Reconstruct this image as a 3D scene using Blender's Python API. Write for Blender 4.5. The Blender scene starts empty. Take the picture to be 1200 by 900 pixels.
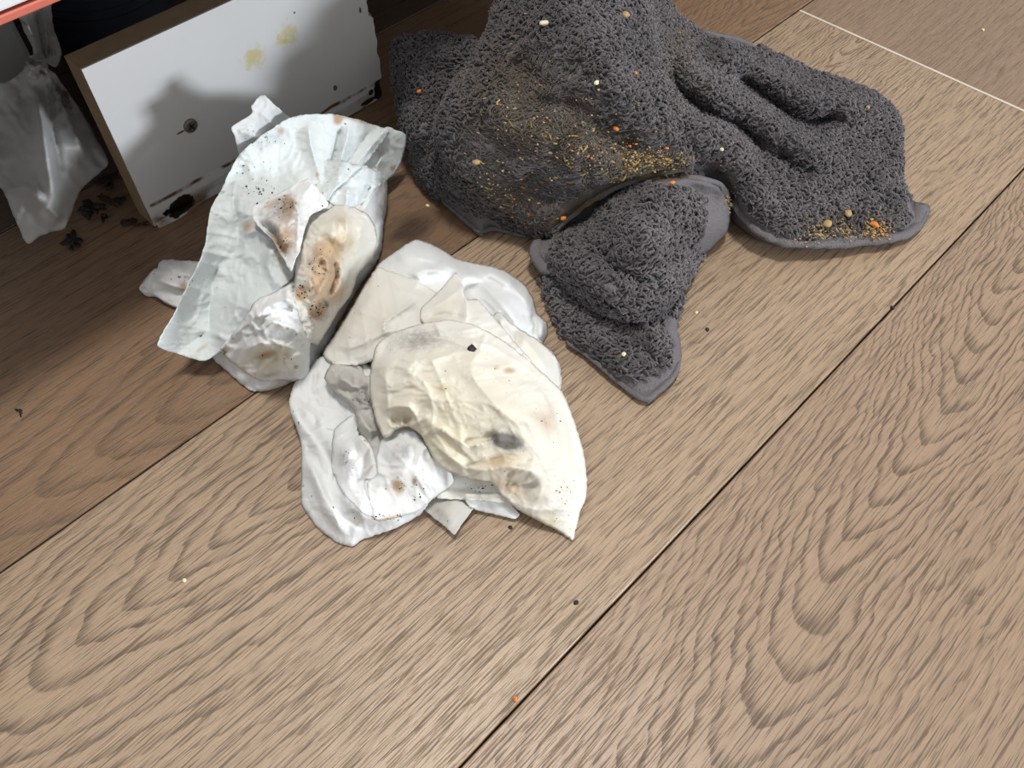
import bpy, bmesh, math, random
import numpy as np
from mathutils import Vector, Matrix, geometry
from mathutils import noise as mnoise

S = bpy.context.scene
COL = S.collection
rng = np.random.default_rng(7)
random.seed(7)

# ------------------------------------------------------------------ camera
R_ = np.array([.6995596, -.71457425, 0.0])
U_ = np.array([.57855476, .56639815, .58691356])
F_ = np.array([.41939332, .41058101, -.8096496])
FPX, CAMZ = 982.7, .33
CAM = np.array([0, 0, CAMZ])
cd = bpy.data.cameras.new('camera')
cd.sensor_width = 36
cd.lens = FPX / 1200 * 36
cd.clip_start = .01
cam = bpy.data.objects.new('camera', cd)
COL.objects.link(cam)
cam.matrix_world = Matrix(((R_[0], U_[0], -F_[0], 0), (R_[1], U_[1], -F_[1], 0), (R_[2], U_[2], -F_[2], CAMZ), (0, 0, 0, 1)))
S.camera = cam

# ------------------------------------------------------------------ light
w = bpy.data.worlds.new('room_light')
S.world = w
w.use_nodes = True
w.node_tree.nodes['Background'].inputs[0].default_value = (.97, .98, 1.0, 1)
w.node_tree.nodes['Background'].inputs[1].default_value = .46


def area(name, loc, target, sx, sy, power, color):
    l = bpy.data.lights.new(name, 'AREA')
    l.shape = 'RECTANGLE'
    l.size, l.size_y, l.energy, l.color = sx, sy, power, color
    o = bpy.data.objects.new(name, l)
    COL.objects.link(o)
    o.location = loc
    o.rotation_euler = (Vector(target) - Vector(loc)).to_track_quat('-Z', 'Y').to_euler()
    return o


area('ceiling_lamp', (.30, .16, 2.2), (.25, .2, 0), .36, .26, 25, (1, .965, .92))
area('window_light', (1.08, -2.55, .40), (.2, .3, .05), .55, .40, 56, (.86, .92, 1))
S.view_settings.view_transform = 'Standard'
S.view_settings.look = 'None'
S.view_settings.gamma = 1
S.view_settings.exposure = .33


# ------------------------------------------------------------------ pixel -> ray helpers
def rays(P):
    P = np.asarray(P, float)
    return R_ * ((P[:, 0:1] - 600) / FPX) - U_ * ((P[:, 1:2] - 450) / FPX) + F_


def lift(P, z):
    d = rays(P)
    return CAM + d * ((np.asarray(z, float).reshape(-1, 1) - CAMZ) / d[:, 2:3])


def at(x, y, z=0.):
    return lift([(x, y)], [z])[0]


def zY(x, y, Y):                      # height at which the line of sight meets the upright plane y = Y
    d = rays([(x, y)])[0]
    return CAMZ + d[2] * Y / d[1]


# ------------------------------------------------------------------ object helpers
def tag(o, label=None, cat=None, group=None, kind=None):
    for k, v in (('label', label), ('category', cat), ('group', group), ('kind', kind)):
        if v:
            o[k] = v
    return o


def empty(name, loc, label=None, cat=None, group=None, kind=None):
    o = bpy.data.objects.new(name, None)
    o.empty_display_size = .02
    COL.objects.link(o)
    o.location = loc
    return tag(o, label, cat, group, kind)


def link(name, me, mat, parent=None, smooth=True):
    o = bpy.data.objects.new(name, me)
    COL.objects.link(o)
    if mat:
        me.materials.append(mat)
    if smooth:
        me.shade_smooth()
    if parent is not None:
        o.parent = parent
        c, p = Vector((0, 0, 0)), parent
        while p is not None:
            c = c + p.location
            p = p.parent
        o.location = -c                 # all meshes are written in world coordinates
    return o


def mesh_np(name, V, faces):
    me = bpy.data.meshes.new(name)
    V = np.asarray(V, np.float32)
    F = np.asarray(faces, np.int32)
    n = F.shape[1]
    me.vertices.add(len(V))
    me.vertices.foreach_set('co', V.ravel())
    me.loops.add(F.size)
    me.loops.foreach_set('vertex_index', F.ravel())
    me.polygons.add(len(F))
    me.polygons.foreach_set('loop_start', np.arange(0, F.size, n, dtype=np.int32))
    me.update(calc_edges=True)
    return me


def bm_mesh(name, bm):
    me = bpy.data.meshes.new(name)
    bmesh.ops.recalc_face_normals(bm, faces=bm.faces)
    bm.to_mesh(me)
    bm.free()
    return me


def bm_box(bm, x0, x1, y0, y1, z0, z1, bev=0):
    r = bmesh.ops.create_cube(bm, size=1)
    for v in r['verts']:
        v.co = Vector((x0 + (v.co.x + .5) * (x1 - x0), y0 + (v.co.y + .5) * (y1 - y0), z0 + (v.co.z + .5) * (z1 - z0)))
    if bev:
        es = list({e for v in r['verts'] for e in v.link_edges})
        bmesh.ops.bevel(bm, geom=es, offset=bev, segments=2, affect='EDGES', profile=.5)


def box(name, x0, x1, y0, y1, z0, z1, mat, parent=None, bev=0):
    bm = bmesh.new()
    bm_box(bm, x0, x1, y0, y1, z0, z1, bev)
    return link(name, bm_mesh(name, bm), mat, parent, smooth=False)


# ------------------------------------------------------------------ node helpers
class NT:
    def __init__(s, name):
        s.m = bpy.data.materials.new(name)
        s.m.use_nodes = True
        s.t = s.m.node_tree
        s.b = s.t.nodes['Principled BSDF']
        s.out = s.t.nodes['Material Output']

    def n(s, typ, **kw):
        nd = s.t.nodes.new(typ)
        for k, v in kw.items():
            setattr(nd, k, v)
        return nd

    def put(s, sock, v):
        if isinstance(v, bpy.types.NodeSocket):
            s.t.links.new(v, sock)
        else:
            if getattr(sock, 'type', '') == 'RGBA' and len(v) == 3:
                v = (*v, 1)
            sock.default_value = v

    def math(s, op, a, b=0., c=0., clamp=False):
        nd = s.n('ShaderNodeMath', operation=op)
        nd.use_clamp = clamp
        s.put(nd.inputs[0], a)
        s.put(nd.inputs[1], b)
        s.put(nd.inputs[2], c)
        return nd.outputs[0]

    def step(s, v, lo, hi, a=0., b=1.):
        nd = s.n('ShaderNodeMapRange', interpolation_type='SMOOTHSTEP')
        s.put(nd.inputs[0], v)
        for i, q in enumerate((lo, hi, a, b)):
            s.put(nd.inputs[i + 1], q)
        return nd.outputs[0]

    def mix(s, f, a, b, mode='MIX'):
        nd = s.n('ShaderNodeMix', data_type='RGBA', blend_type=mode)
        s.put(nd.inputs[0], f)
        s.put(nd.inputs[6], a)
        s.put(nd.inputs[7], b)
        return nd.outputs[2]

    def coord(s, which='Object'):
        return s.n('ShaderNodeTexCoord').outputs[which]

    def scale(s, v, sc):
        nd = s.n('ShaderNodeVectorMath', operation='MULTIPLY')
        s.put(nd.inputs[0], v)
        s.put(nd.inputs[1], sc)
        return nd.outputs[0]

    def noise(s, v, scale, detail=2., rough=.5):
        nd = s.n('ShaderNodeTexNoise')
        s.put(nd.inputs['Vector'], v)
        s.put(nd.inputs['Scale'], scale)
        s.put(nd.inputs['Detail'], detail)
        s.put(nd.inputs['Roughness'], rough)
        return nd.outputs['Fac']

    def voro(s, v, scale, feature='F1'):
        nd = s.n('ShaderNodeTexVoronoi', feature=feature)
        s.put(nd.inputs['Vector'], v)
        s.put(nd.inputs['Scale'], scale)
        return nd.outputs['Distance']

    def attr(s, name):
        nd = s.n('ShaderNodeAttribute', attribute_name=name)
        sp = s.n('ShaderNodeSeparateColor')
        s.t.links.new(nd.outputs['Color'], sp.inputs[0])
        return nd.outputs['Color'], sp.outputs[0], sp.outputs[1], sp.outputs[2]

    def bump(s, h, strength, dist):
        nd = s.n('ShaderNodeBump')
        s.put(nd.inputs['Height'], h)
        nd.inputs['Strength'].default_value = strength
        nd.inputs['Distance'].default_value = dist
        s.t.links.new(nd.outputs[0], s.b.inputs['Normal'])

    def set(s, **kw):
        for k, v in kw.items():
            s.put(s.b.inputs[k.replace('_', ' ')], v)
        return s.m


def plain(name, color, rough=.6, nz=.12, sc=60, **kw):
    t = NT(name)
    n = t.noise(t.coord(), sc, 4)
    c = t.mix(n, tuple(q * (1 - nz) for q in color), tuple(min(1, q * (1 + nz)) for q in color))
    t.set(Base_Color=c, Roughness=rough, **kw)
    return t.m


# ------------------------------------------------------------------ materials: oak planks
def wood(name, light, dark, v0, k, h, sp, ph=0., tilt=0., ringy=1., knot=None, seed=0., rough=.38):
    t = NT(name)
    co = t.coord()
    sep = t.n('ShaderNodeSeparateXYZ')
    t.t.links.new(co, sep.inputs[0])
    u, v = sep.outputs[0], sep.outputs[1]
    sh = t.n('ShaderNodeVectorMath', operation='ADD')
    t.put(sh.inputs[0], co)
    t.put(sh.inputs[1], (seed * 3.1, seed * 1.7, 0))
    cs = sh.outputs[0]
    warp = t.noise(t.scale(cs, (9, 22, 1)), 1, 3)
    warp2 = t.noise(t.scale(cs, (60, 160, 1)), 1, 2)
    wv = t.math('ADD', t.math('MULTIPLY', t.math('SUBTRACT', warp, .5), .030), t.math('MULTIPLY', t.math('SUBTRACT', warp2, .5), .006))
    vv = t.math('ADD', t.math('SUBTRACT', t.math('SUBTRACT', v, v0), t.math('MULTIPLY', u, tilt)), wv)
    r = t.math('SQRT', t.math('ADD', t.math('MULTIPLY', vv, vv), h * h))
    fade = t.math('POWER', 2.718, t.math('MULTIPLY', r, -1 / .055))
    phase = t.math('ADD', t.math('DIVIDE', t.math('SUBTRACT', r, t.math('MULTIPLY', t.math('MULTIPLY', u, k * 1.35), fade)), sp), ph)
    if knot:
        kx, ky, kr = knot
        dx = t.math('MULTIPLY', t.math('SUBTRACT', u, kx), .62)
        dy = t.math('SUBTRACT', v, ky)
        kd = t.math('ADD', t.math('SQRT', t.math('ADD', t.math('MULTIPLY', dx, dx), t.math('MULTIPLY', dy, dy))),
                    t.math('MULTIPLY', t.math('SUBTRACT', warp2, .5), .010))
        near = t.step(kd, kr * 1.2, kr * 3.6, 1., 0.)
        phase = t.math('ADD', t.math('MULTIPLY', phase, t.math('SUBTRACT', 1., near)), t.math('MULTIPLY', t.math('MULTIPLY', kd, 160.), near))
    vd = t.math('ABSOLUTE', vv)
    fr = t.math('FRACT', phase)
    line = t.math('MULTIPLY', t.step(fr, .48, .92), t.step(fr, .93, 1., 1., 0.))       # late wood edge of every year ring
    pores = t.noise(t.scale(cs, (32, 1120, 1)), 1, 2.5, .62)
    fine = t.noise(t.scale(cs, (70, 1900, 1)), 1, 2, .6)
    mid = t.noise(t.scale(cs, (14, 260, 1)), 1, 3, .6)
    dens = t.math('ADD', .56, t.math('MULTIPLY', line, -.06 * ringy))
    dens = t.math('ADD', dens, t.math('MULTIPLY', t.math('SUBTRACT', mid, .5), -.10))
    dash = t.step(pores, dens, t.math('ADD', dens, .07))
    thin = t.noise(t.scale(cs, (55, 1500, 3)), 1, 2, .6)
    dash = t.math('MAXIMUM', dash, t.math('MULTIPLY', t.step(thin, .57, .64), .75))
    big = t.noise(t.scale(cs, (5, 16, 1)), 1, 3)
    col = t.mix(big, tuple(q * .86 for q in light), tuple(min(1, q * 1.12) for q in light))
    col = t.mix(t.math('MULTIPLY', t.step(fine, .38, .70), .5), col, tuple(min(1, q * 1.34) for q in light))
    col = t.mix(t.math('MULTIPLY', t.step(mid, .45, .75), .30), col, tuple(q * .62 for q in light))
    col = t.mix(t.math('MULTIPLY', t.math('MULTIPLY', t.math('MULTIPLY', line, t.step(vd, .075, .02, .35, 1.)), .85 * ringy), t.math('MULTIPLY', t.step(fine, .3, .6, .5, 1.), t.step(thin, .40, .56, .35, 1.))), col, dark)
    col = t.mix(t.math('MULTIPLY', dash, .70), col, dark)
    if knot:
        col = t.mix(t.step(kd, kr * .25, kr * 1.25, .93, 0.), col, (.020, .012, .008))
        col = t.mix(t.step(kd, kr * .9, kr * 4.5, .45, 0.), col, (.10, .055, .03))
    col = t.mix(1., col, (.83, .785, .715), 'MULTIPLY')
    t.put(t.b.inputs['Base Color'], col)
    t.put(t.b.inputs['Roughness'], t.math('ADD', rough, t.math('MULTIPLY', dash, .2)))
    t.put(t.b.inputs['Specular IOR Level'], .5)
    hh = t.math('SUBTRACT', t.math('MULTIPLY', fine, .5), dash)
    t.bump(hh, .32, .0006)
    return t.m


LT, DK = (.422, .316, .226), (.105, .071, .050)
M_P2 = wood('oak_middle', LT, DK, .2, .27, .006, .0066, seed=1)
M_P3 = wood('oak_near', (.392, .284, .204), DK, -.017, .30, .016, .0068, seed=2, tilt=.10)
M_P1 = wood('oak_far', (.285, .185, .118), (.10, .066, .045), .272, .30, .012, .0095, seed=3, ringy=.75, knot=(.208, .283, .011))
M_P0 = wood('oak_shaded', (.13, .09, .063), (.06, .04, .03), .55, .2, .01, .008, seed=4)  # planks under the cabinet, darkened: its shade put into the colour
M_P4 = wood('oak_beyond', (.30, .215, .155), (.16, .11, .075), .10, .12, .03, .0085, seed=5, ringy=.6)
M_JOINT = plain('dark_underlay', (.018, .014, .011), .9)  # dark subfloor showing in the gaps between planks

# ------------------------------------------------------------------ floor
floor = tag(empty('floor', (0, 0, 0)), 'brown oak laminate floor in wide planks', None, None, 'structure')
ROW = [.0601 + .1923 * k for k in range(-8, 6)]
GAP = .00045


def plank(x0, x1, y0, y1, mat):
    bm = bmesh.new()
    a = [(x0 + GAP, y0 + GAP), (x1 - GAP, y0 + GAP), (x1 - GAP, y1 - GAP), (x0 + GAP, y1 - GAP)]
    c = .0006
    b = [(x0 + GAP + c, y0 + GAP + c), (x1 - GAP - c, y0 + GAP + c), (x1 - GAP - c, y1 - GAP - c), (x0 + GAP + c, y1 - GAP - c)]
    lo = [bm.verts.new((*q, -.008)) for q in a]
    mi = [bm.verts.new((*q, -.0006)) for q in a]
    hi = [bm.verts.new((*q, 0)) for q in b]
    bm.faces.new(hi)
    bm.faces.new(lo[::-1])
    for p, q in ((lo, mi), (mi, hi)):
        for i in range(4):
            j = (i + 1) % 4
            bm.faces.new((p[i], p[j], q[j], q[i]))
    return link('plank', bm_mesh('plank', bm), mat, floor, smooth=False)


for k in range(len(ROW) - 1):
    y0, y1 = ROW[k], ROW[k + 1]
    ky = round((y0 - .0601) / .1923)
    if ky == 0:
        xs, ms = [-1.6, -.75, .552, 1.9], [M_P4, M_P2, M_P4]
    elif ky == -1:
        xs, ms = [-1.6, -.45, .95, 1.9], [M_P2, M_P3, M_P4]
    elif ky == 1:
        xs, ms = [-1.6, -.30, 1.02, 1.9], [M_P4, M_P1, M_P4]
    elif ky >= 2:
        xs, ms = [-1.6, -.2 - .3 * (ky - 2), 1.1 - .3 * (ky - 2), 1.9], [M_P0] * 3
    else:
        o = (ky * .47) % 1.2
        xs, ms = [-1.6, -1.0 + o, .2 + o, 1.9], [M_P4, M_P2, M_P3]
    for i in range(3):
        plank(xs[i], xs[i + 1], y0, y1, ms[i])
box('underlay', -1.6, 1.9, ROW[0], ROW[-1], -.014, -.0085, M_JOINT, floor)
box('joint_filler', .5512, .5531, ROW[8] + .0012, ROW[9] - .001, -.004, .0002, plain('pale_joint', (.62, .52, .43), .6), floor)

# ------------------------------------------------------------------ cabinet, wall, things in the dark
M_WHITE = plain('white_lacquer', (.72, .74, .74), .3, .03, 20)
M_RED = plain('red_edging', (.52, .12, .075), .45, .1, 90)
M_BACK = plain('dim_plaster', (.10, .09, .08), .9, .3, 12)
DZ = .166
DY = at(35, 12, DZ)[1]
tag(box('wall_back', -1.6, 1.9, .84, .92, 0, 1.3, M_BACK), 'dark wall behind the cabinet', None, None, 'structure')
cab = empty('kitchen_cabinet', (.2, DY + .25, DZ), 'white fitted kitchen cabinet with a red edged door hanging over the floor', 'cabinet')
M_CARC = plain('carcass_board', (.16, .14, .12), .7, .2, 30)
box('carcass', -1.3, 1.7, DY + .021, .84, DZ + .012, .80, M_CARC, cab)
for i, (a, b) in enumerate(((-.62, -.022), (-.018, .585), (.589, 1.19))):
    d = box('door', a, b, DY, DY + .018, DZ + .003, .80, M_WHITE, cab, .001)
    box('edge_band', a + .0008, b - .0008, DY - .0006, DY + .0186, DZ - .0008, DZ + .0022, M_RED, d, .0005)
# ---- loose toe board
BY, BX0, BX1, BT = .386, .1078, .2765, .016
board = empty('toe_board', ((BX0 + BX1) / 2, BY + BT / 2, 0), 'short white laminate toe board with bare brown edges, a screw and a rotten lower edge', 'board')
t = NT('white_laminate')
co = t.coord()
sep = t.n('ShaderNodeSeparateXYZ')
t.t.links.new(co, sep.inputs[0])
X, Z = sep.outputs[0], sep.outputs[2]
nz = t.noise(co, 220, 4)
nb = t.noise(co, 30, 3)
col = t.mix(nb, (.57, .57, .56), (.62, .62, .61))


def blob(t, X, Z, x, z, rx, rz, nzv, lo=1., hi=.6, amt=.9):
    a = t.math('DIVIDE', t.math('SUBTRACT', X, x), rx)
    b = t.math('DIVIDE', t.math('SUBTRACT', Z, z), rz)
    d = t.math('ADD', t.math('SQRT', t.math('ADD', t.math('MULTIPLY', a, a), t.math('MULTIPLY', b, b))), t.math('MULTIPLY', t.math('SUBTRACT', nzv, .5), amt))
    return t.step(d, hi, lo, 1., 0.)


def bpos(x, y):                        # a point on the front face of the board
    d = rays([(x, y)])[0]
    q = CAM + d * (BY / d[1])
    return q[0], q[2]


for (px, py, rx, rz, am) in ((297, 68, .0095, .0085, .75), (338, 40, .0085, .009, .6), (330, 48, .006, .004, .6)):
    x, z = bpos(px, py)
    col = t.mix(t.math('MULTIPLY', blob(t, X, Z, x, z, rx, rz, t.noise(co, 300, 3), 1., .2, 1.6), am), col, (.50, .42, .14))
crack = t.math('ABSOLUTE', t.math('SUBTRACT', t.math('ADD', Z, t.math('MULTIPLY', t.math('SUBTRACT', nb, .5), .008)), .0135))
wk = t.math('MULTIPLY', t.step(crack, .0004, .0016, 1., 0.), t.step(t.noise(co, 70, 3), .40, .56))
col = t.mix(wk, col, (.10, .045, .015))
low = t.math('MULTIPLY', t.step(Z, .004, .012, 1., 0.), t.step(t.noise(co, 55, 4), .46, .62))
col = t.mix(t.math('MULTIPLY', low, .85), col, (.16, .09, .035))
for (px, py, rx, rz) in ((212, 238, .0105, .0052), (443, 106, .004, .008), (434, 108, .002, .002), (432, 118, .006, .0018)):
    x, z = bpos(px, py)
    col = t.mix(blob(t, X, Z, x, z, rx, rz, nz, 1., .85, 1.3), col, (.008, .006, .005))
for (px, py, rx, rz) in ((393, 103, .0016, .002), (422, 12, .0009, .002), (212, 155, .003, .0006), (345, 15, .0006, .0006)):
    x, z = bpos(px, py)
    col = t.mix(blob(t, X, Z, x, z, rx, rz, nz, 1., .7, 1.2), col, (.10, .075, .05))
t.set(Base_Color=col, Roughness=.33)
M_LAM = t.m
M_MDF = plain('bare_chipboard', (.25, .17, .095), .85, .3, 160)
bm = bmesh.new()                        # core with a chewed right end
NY = 26
ys = [i / (NY - 1) for i in range(NY)]
for fz in (0, 1):
    for i, q in enumerate(ys):
        z = .001 + q * .099
        chew = .0016 * mnoise.noise(Vector((q * 14, fz * .4, 3))) - (.0032 if .56 < q < .66 else 0) - (.002 if q < .14 else 0)
        for x in (BX0, BX1 + chew):
            bm.verts.new((x, BY + .0012 + fz * (BT - .0012), z))
bm.verts.ensure_lookup_table()
g = lambda f, i, s: bm.verts[f * NY * 2 + i * 2 + s]
for i in range(NY - 1):
    bm.faces.new((g(0, i, 0), g(0, i, 1), g(0, i + 1, 1), g(0, i + 1, 0)))
    bm.faces.new((g(1, i, 1), g(1, i, 0), g(1, i + 1, 0), g(1, i + 1, 1)))
    for s in (0, 1):
        bm.faces.new((g(0, i, s), g(1, i, s), g(1, i + 1, s), g(0, i + 1, s)))
for i in (0, NY - 1):
    bm.faces.new((g(0, i, 0), g(1, i, 0), g(1, i, 1), g(0, i, 1)))
link('core', bm_mesh('core', bm), M_MDF, board, smooth=False)
bm = bmesh.new()                        # white skin in front of the core, swollen near its foot
NX = 60
grid = []
for i in range(NY + 10):
    q = i / (NY + 9)
    z = .0012 + q * .0988
    rowv = []
    for j in range(NX):
        p = j / (NX - 1)
        chew = .0018 * mnoise.noise(Vector((q * 14, 0, 3))) - (.003 if .56 < q < .66 else 0) - (.0024 if q < .14 else 0)
        x = BX0 + .0003 + p * (BX1 + chew - BX0 - .0003)
        sw = .0016 * max(0, 1 - abs(z - .009) / .007) * (1 if z < .014 else .0) * (.6 + .6 * mnoise.noise(Vector((p * 9, 0, 8))))
        rowv.append(bm.verts.new((x, BY - sw, z)))
    grid.append(rowv)
for i in range(len(grid) - 1):
    for j in range(NX - 1):
        bm.faces.new((grid[i][j], grid[i][j + 1], grid[i + 1][j + 1], grid[i + 1][j]))
sk = link('white_face', bm_mesh('white_face', bm), M_LAM, board, smooth=False)
md = sk.modifiers.new('thick', 'SOLIDIFY')
md.thickness = .001
md.offset = 1
bm = bmesh.new()                        # loosened strip of laminate along the foot
for j in range(30):
    p = j / 29
    x = BX0 + .0015 + p * .052
    o = .0022 + .0012 * math.sin(p * 7)
    for (dy, z) in ((-o, .0006), (-o * .8, .0050 - .0035 * (abs(p - .55) < .2) * (1 - abs(p - .55) / .2)), (-o * .8 + .0008, .0046 - .0033 * (abs(p - .55) < .2) * (1 - abs(p - .55) / .2)), (-o + .001, .0006)):
        bm.verts.new((x, BY + dy, z))
bm.verts.ensure_lookup_table()
for j in range(29):
    for q in range(4):
        a, b = j * 4 + q, j * 4 + (q + 1) % 4
        bm.faces.new((bm.verts[a], bm.verts[b], bm.verts[b + 4], bm.verts[a + 4]))
bm.faces.new(bm.verts[0:4])
bm.faces.new(bm.verts[-4:])
link('peeling_strip', bm_mesh('peeling_strip', bm), M_LAM, board, smooth=False)
# screw
x, z = bpos(223, 147)
bm = bmesh.new()
prof = [(.0001, .0005), (.0020, .0009), (.0033, .0006), (.0039, .0001), (.0040, -.0006)]
rings = []
for r, h in prof:
    rings.append([bm.verts.new((x + r * math.cos(a * math.tau / 28), BY - .0006 - h, z + r * math.sin(a * math.tau / 28))) for a in range(28)])
for a, b in zip(rings, rings[1:]):
    for i in range(28):
        bm.faces.new((a[i], a[(i + 1) % 28], b[(i + 1) % 28], b[i]))
bm.faces.new(rings[0])
M_SCREW = plain('dull_steel', (.20, .18, .15), .5, .35, 700, Metallic=.7)
sc = link('screw', bm_mesh('screw', bm), M_SCREW, board)
bm = bmesh.new()
for an in (.5, .5 + math.pi / 2):
    r = bmesh.ops.create_cube(bm, size=1)
    for v in r['verts']:
        a, b = v.co.x * .0046, v.co.z * .0009
        v.co = Vector((x + a * math.cos(an) - b * math.sin(an), BY - .00145 + v.co.y * .0004, z + a * math.sin(an) + b * math.cos(an)))
link('cross_slot', bm_mesh('cross_slot', bm), plain('slot_dark', (.02, .018, .015), .9), sc, smooth=False)  # cross slot drawn as near-black bars on the head

# ---- black ribbed pot in the dark
pc = at(133, 22, 0)
potr = .046
bm = bmesh.new()
N = 56
prof = [(.0, .0), (potr * .86, .0), (potr * .93, .003), (potr * .95, .009)]
for i in range(36):
    q = i / 35
    prof.append((potr * (.95 + .14 * q) + (.0012 if i % 2 else -.0008), .011 + q * .112))
prof += [(potr * 1.15, .126), (potr * 1.15, .133), (potr * 1.06, .133), (potr * .95, .02), (0, .02)]
prev = None
for r, h in prof:
    cur = [bm.verts.new((pc[0] + max(r, 1e-4) * math.cos(a * math.tau / N), pc[1] + max(r, 1e-4) * math.sin(a * math.tau / N), h)) for a in range(N)]
    if prev:
        for i in range(N):
            bm.faces.new((prev[i], prev[(i + 1) % N], cur[(i + 1) % N], cur[i]))
    prev = cur
pot = empty('ribbed_pot', (pc[0], pc[1], 0), 'black ribbed plastic pot standing in the dark behind the white toe board', 'pot')
link('pot_body', bm_mesh('pot_body', bm), plain('black_plastic', (.055, .065, .095), .25, .3, 40), pot)

# ---- grey box with a lid behind the bag
gb = empty('grey_box', (-.06, .60, 0), 'grey lidded box standing under the cabinet behind the thin plastic bag', 'box')
M_GREY = plain('grey_plastic', (.34, .35, .35), .6, .1, 30)
box('box_body', -.25, .118, .50, .70, 0.0, .082, M_GREY, gb, .003)
box('lid', -.253, .121, .497, .703, .0845, .118, M_GREY, gb, .003)


# ------------------------------------------------------------------ draped sheet builder
def vnoise(P, seed):
    P = np.asarray(P, float)
    i = np.floor(P).astype(np.int64)
    f = P - i
    f = f * f * (3 - 2 * f)

    def hsh(a, b):
        n = (a * 374761393 + b * 668265263 + seed * 974634777) & 0xffffffff
        n = ((n ^ (n >> 13)) * 1274126177) & 0xffffffff
        return ((n ^ (n >> 16)) & 0xffff) / 65535.
    a, b = hsh(i[:, 0], i[:, 1]), hsh(i[:, 0] + 1, i[:, 1])
    c, d = hsh(i[:, 0], i[:, 1] + 1), hsh(i[:, 0] + 1, i[:, 1] + 1)
    return (a * (1 - f[:, 0]) + b * f[:, 0]) * (1 - f[:, 1]) + (c * (1 - f[:, 0]) + d * f[:, 0]) * f[:, 1]


def crumple(P, scale, seed):           # faceted creases: folded triangle waves in a few warped directions
    Q = P / scale
    Wp = np.stack([vnoise(Q * .9, seed + 1), vnoise(Q * .9, seed + 2)], 1) * 1.6
    Q = Q + Wp
    g = np.random.default_rng(seed)
    h = np.zeros(len(P))
    for k in range(5):
        a = g.uniform(0, math.pi)
        fq = g.uniform(.45, 1.15)
        s = (Q @ np.array([math.cos(a), math.sin(a)])) * fq + g.uniform(0, 9)
        tri = np.abs((s % 1) - .5) * 2
        am = vnoise(Q * .6 + k * 7.3, seed + 11 + k)
        h += (tri - .5) * am
    return h / 1.6


def crinkle(P, scale, seed):           # thin sharp crease network
    Q = P / scale
    a = seed * 1.7
    Q = np.stack([Q[:, 0] * math.cos(a) + Q[:, 1] * math.sin(a), (-Q[:, 0] * math.sin(a) + Q[:, 1] * math.cos(a)) * .55], 1)
    Q = Q + 1.3 * np.stack([vnoise(Q * .7, seed + 1), vnoise(Q * .7, seed + 2)], 1)
    h = np.zeros(len(P))
    for k in range(3):
        n = 1 - np.abs(2 * vnoise(Q * 1.9 ** k + k * 3.1, seed + 5 + k) - 1)
        h += n ** 5 / 1.7 ** k * (vnoise(Q * .45, seed + 9 + k) * 2 - .55)
    return h


def pip(P, poly):
    x, y = P[:, 0], P[:, 1]
    ins = np.zeros(len(P), bool)
    n = len(poly)
    j = n - 1
    for i in range(n):
        xi, yi = poly[i][:2]
        xj, yj = poly[j][:2]
        if yi != yj:
            c = ((yi > y) != (yj > y)) & (x < (xj - xi) * (y - yi) / (yj - yi) + xi)
            ins ^= c
        j = i
    return ins


def dpoly(P, pts, closed=False):       # distance, along-parameter, side
    best = np.full(len(P), 1e9)
    par = np.zeros(len(P))
    sid = np.zeros(len(P))
    pts = [np.array(p[:2], float) for p in pts]
    if closed:
        pts = pts + [pts[0]]
    L = [np.linalg.norm(b - a) for a, b in zip(pts, pts[1:])]
    T = sum(L)
    acc = 0
    for a, b, l in zip(pts, pts[1:], L):
        if l < 1e-6:
            continue
        d = (b - a) / l
        q = P - a
        s = np.clip(q @ d, 0, l)
        e = q - s[:, None] * d
        dist = np.hypot(e[:, 0], e[:, 1])
        m = dist < best
        best[m] = dist[m]
        par[m] = (acc + s[m]) / T
        sid[m] = np.sign(d[0] * q[m, 1] - d[1] * q[m, 0])
        acc += l
    return best, par, sid


def smooth_outline(pts, sp, k=.5):
    pts = [np.array(p[:2], float) for p in pts]
    n = len(pts)
    out = []
    for i in range(n):
        p0, p1, p2, p3 = pts[i - 1], pts[i], pts[(i + 1) % n], pts[(i + 2) % n]
        l = np.linalg.norm(p2 - p1)
        m1 = (p2 - p0) * k * min(1, 1.1 * l / (np.linalg.norm(p2 - p0) * .5 + 1e-6)) * .8
        m2 = (p3 - p1) * k * min(1, 1.1 * l / (np.linalg.norm(p3 - p1) * .5 + 1e-6)) * .8
        c = max(1, int(round(l / sp)))
        for q in range(c):
            t_ = q / c
            h00, h10 = 2 * t_**3 - 3 * t_**2 + 1, t_**3 - 2 * t_**2 + t_
            h01, h11 = -2 * t_**3 + 3 * t_**2, t_**3 - t_**2
            out.append(h00 * p1 + h10 * m1 + h01 * p2 + h11 * m2)
    return np.array(out)


class ZBuf:                             # remembers how high the layers below already reach
    X0, Y0, ST = -40, -120, 2

    def __init__(s):
        s.a = np.full((540, 660), -1.)

    def get(s, P):
        ix = np.clip(((P[:, 0] - s.X0) / s.ST).round().astype(int), 0, 659)
        iy = np.clip(((P[:, 1] - s.Y0) / s.ST).round().astype(int), 0, 539)
        return s.a[iy, ix]

    def put(s, poly, f):
        x0, y0 = poly.min(0) - 2
        x1, y1 = poly.max(0) + 2
        gx = np.arange(math.floor((x0 - s.X0) / s.ST), math.ceil((x1 - s.X0) / s.ST) + 1)
        gy = np.arange(math.floor((y0 - s.Y0) / s.ST), math.ceil((y1 - s.Y0) / s.ST) + 1)
        IX, IY = np.meshgrid(gx, gy)
        P = np.stack([IX.ravel() * s.ST + s.X0, IY.ravel() * s.ST + s.Y0], 1).astype(float)
        m = pip(P, poly)
        P = P[m]
        z = f(P)
        s.a[np.clip(IY.ravel()[m], 0, 539), np.clip(IX.ravel()[m], 0, 659)] = z


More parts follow.
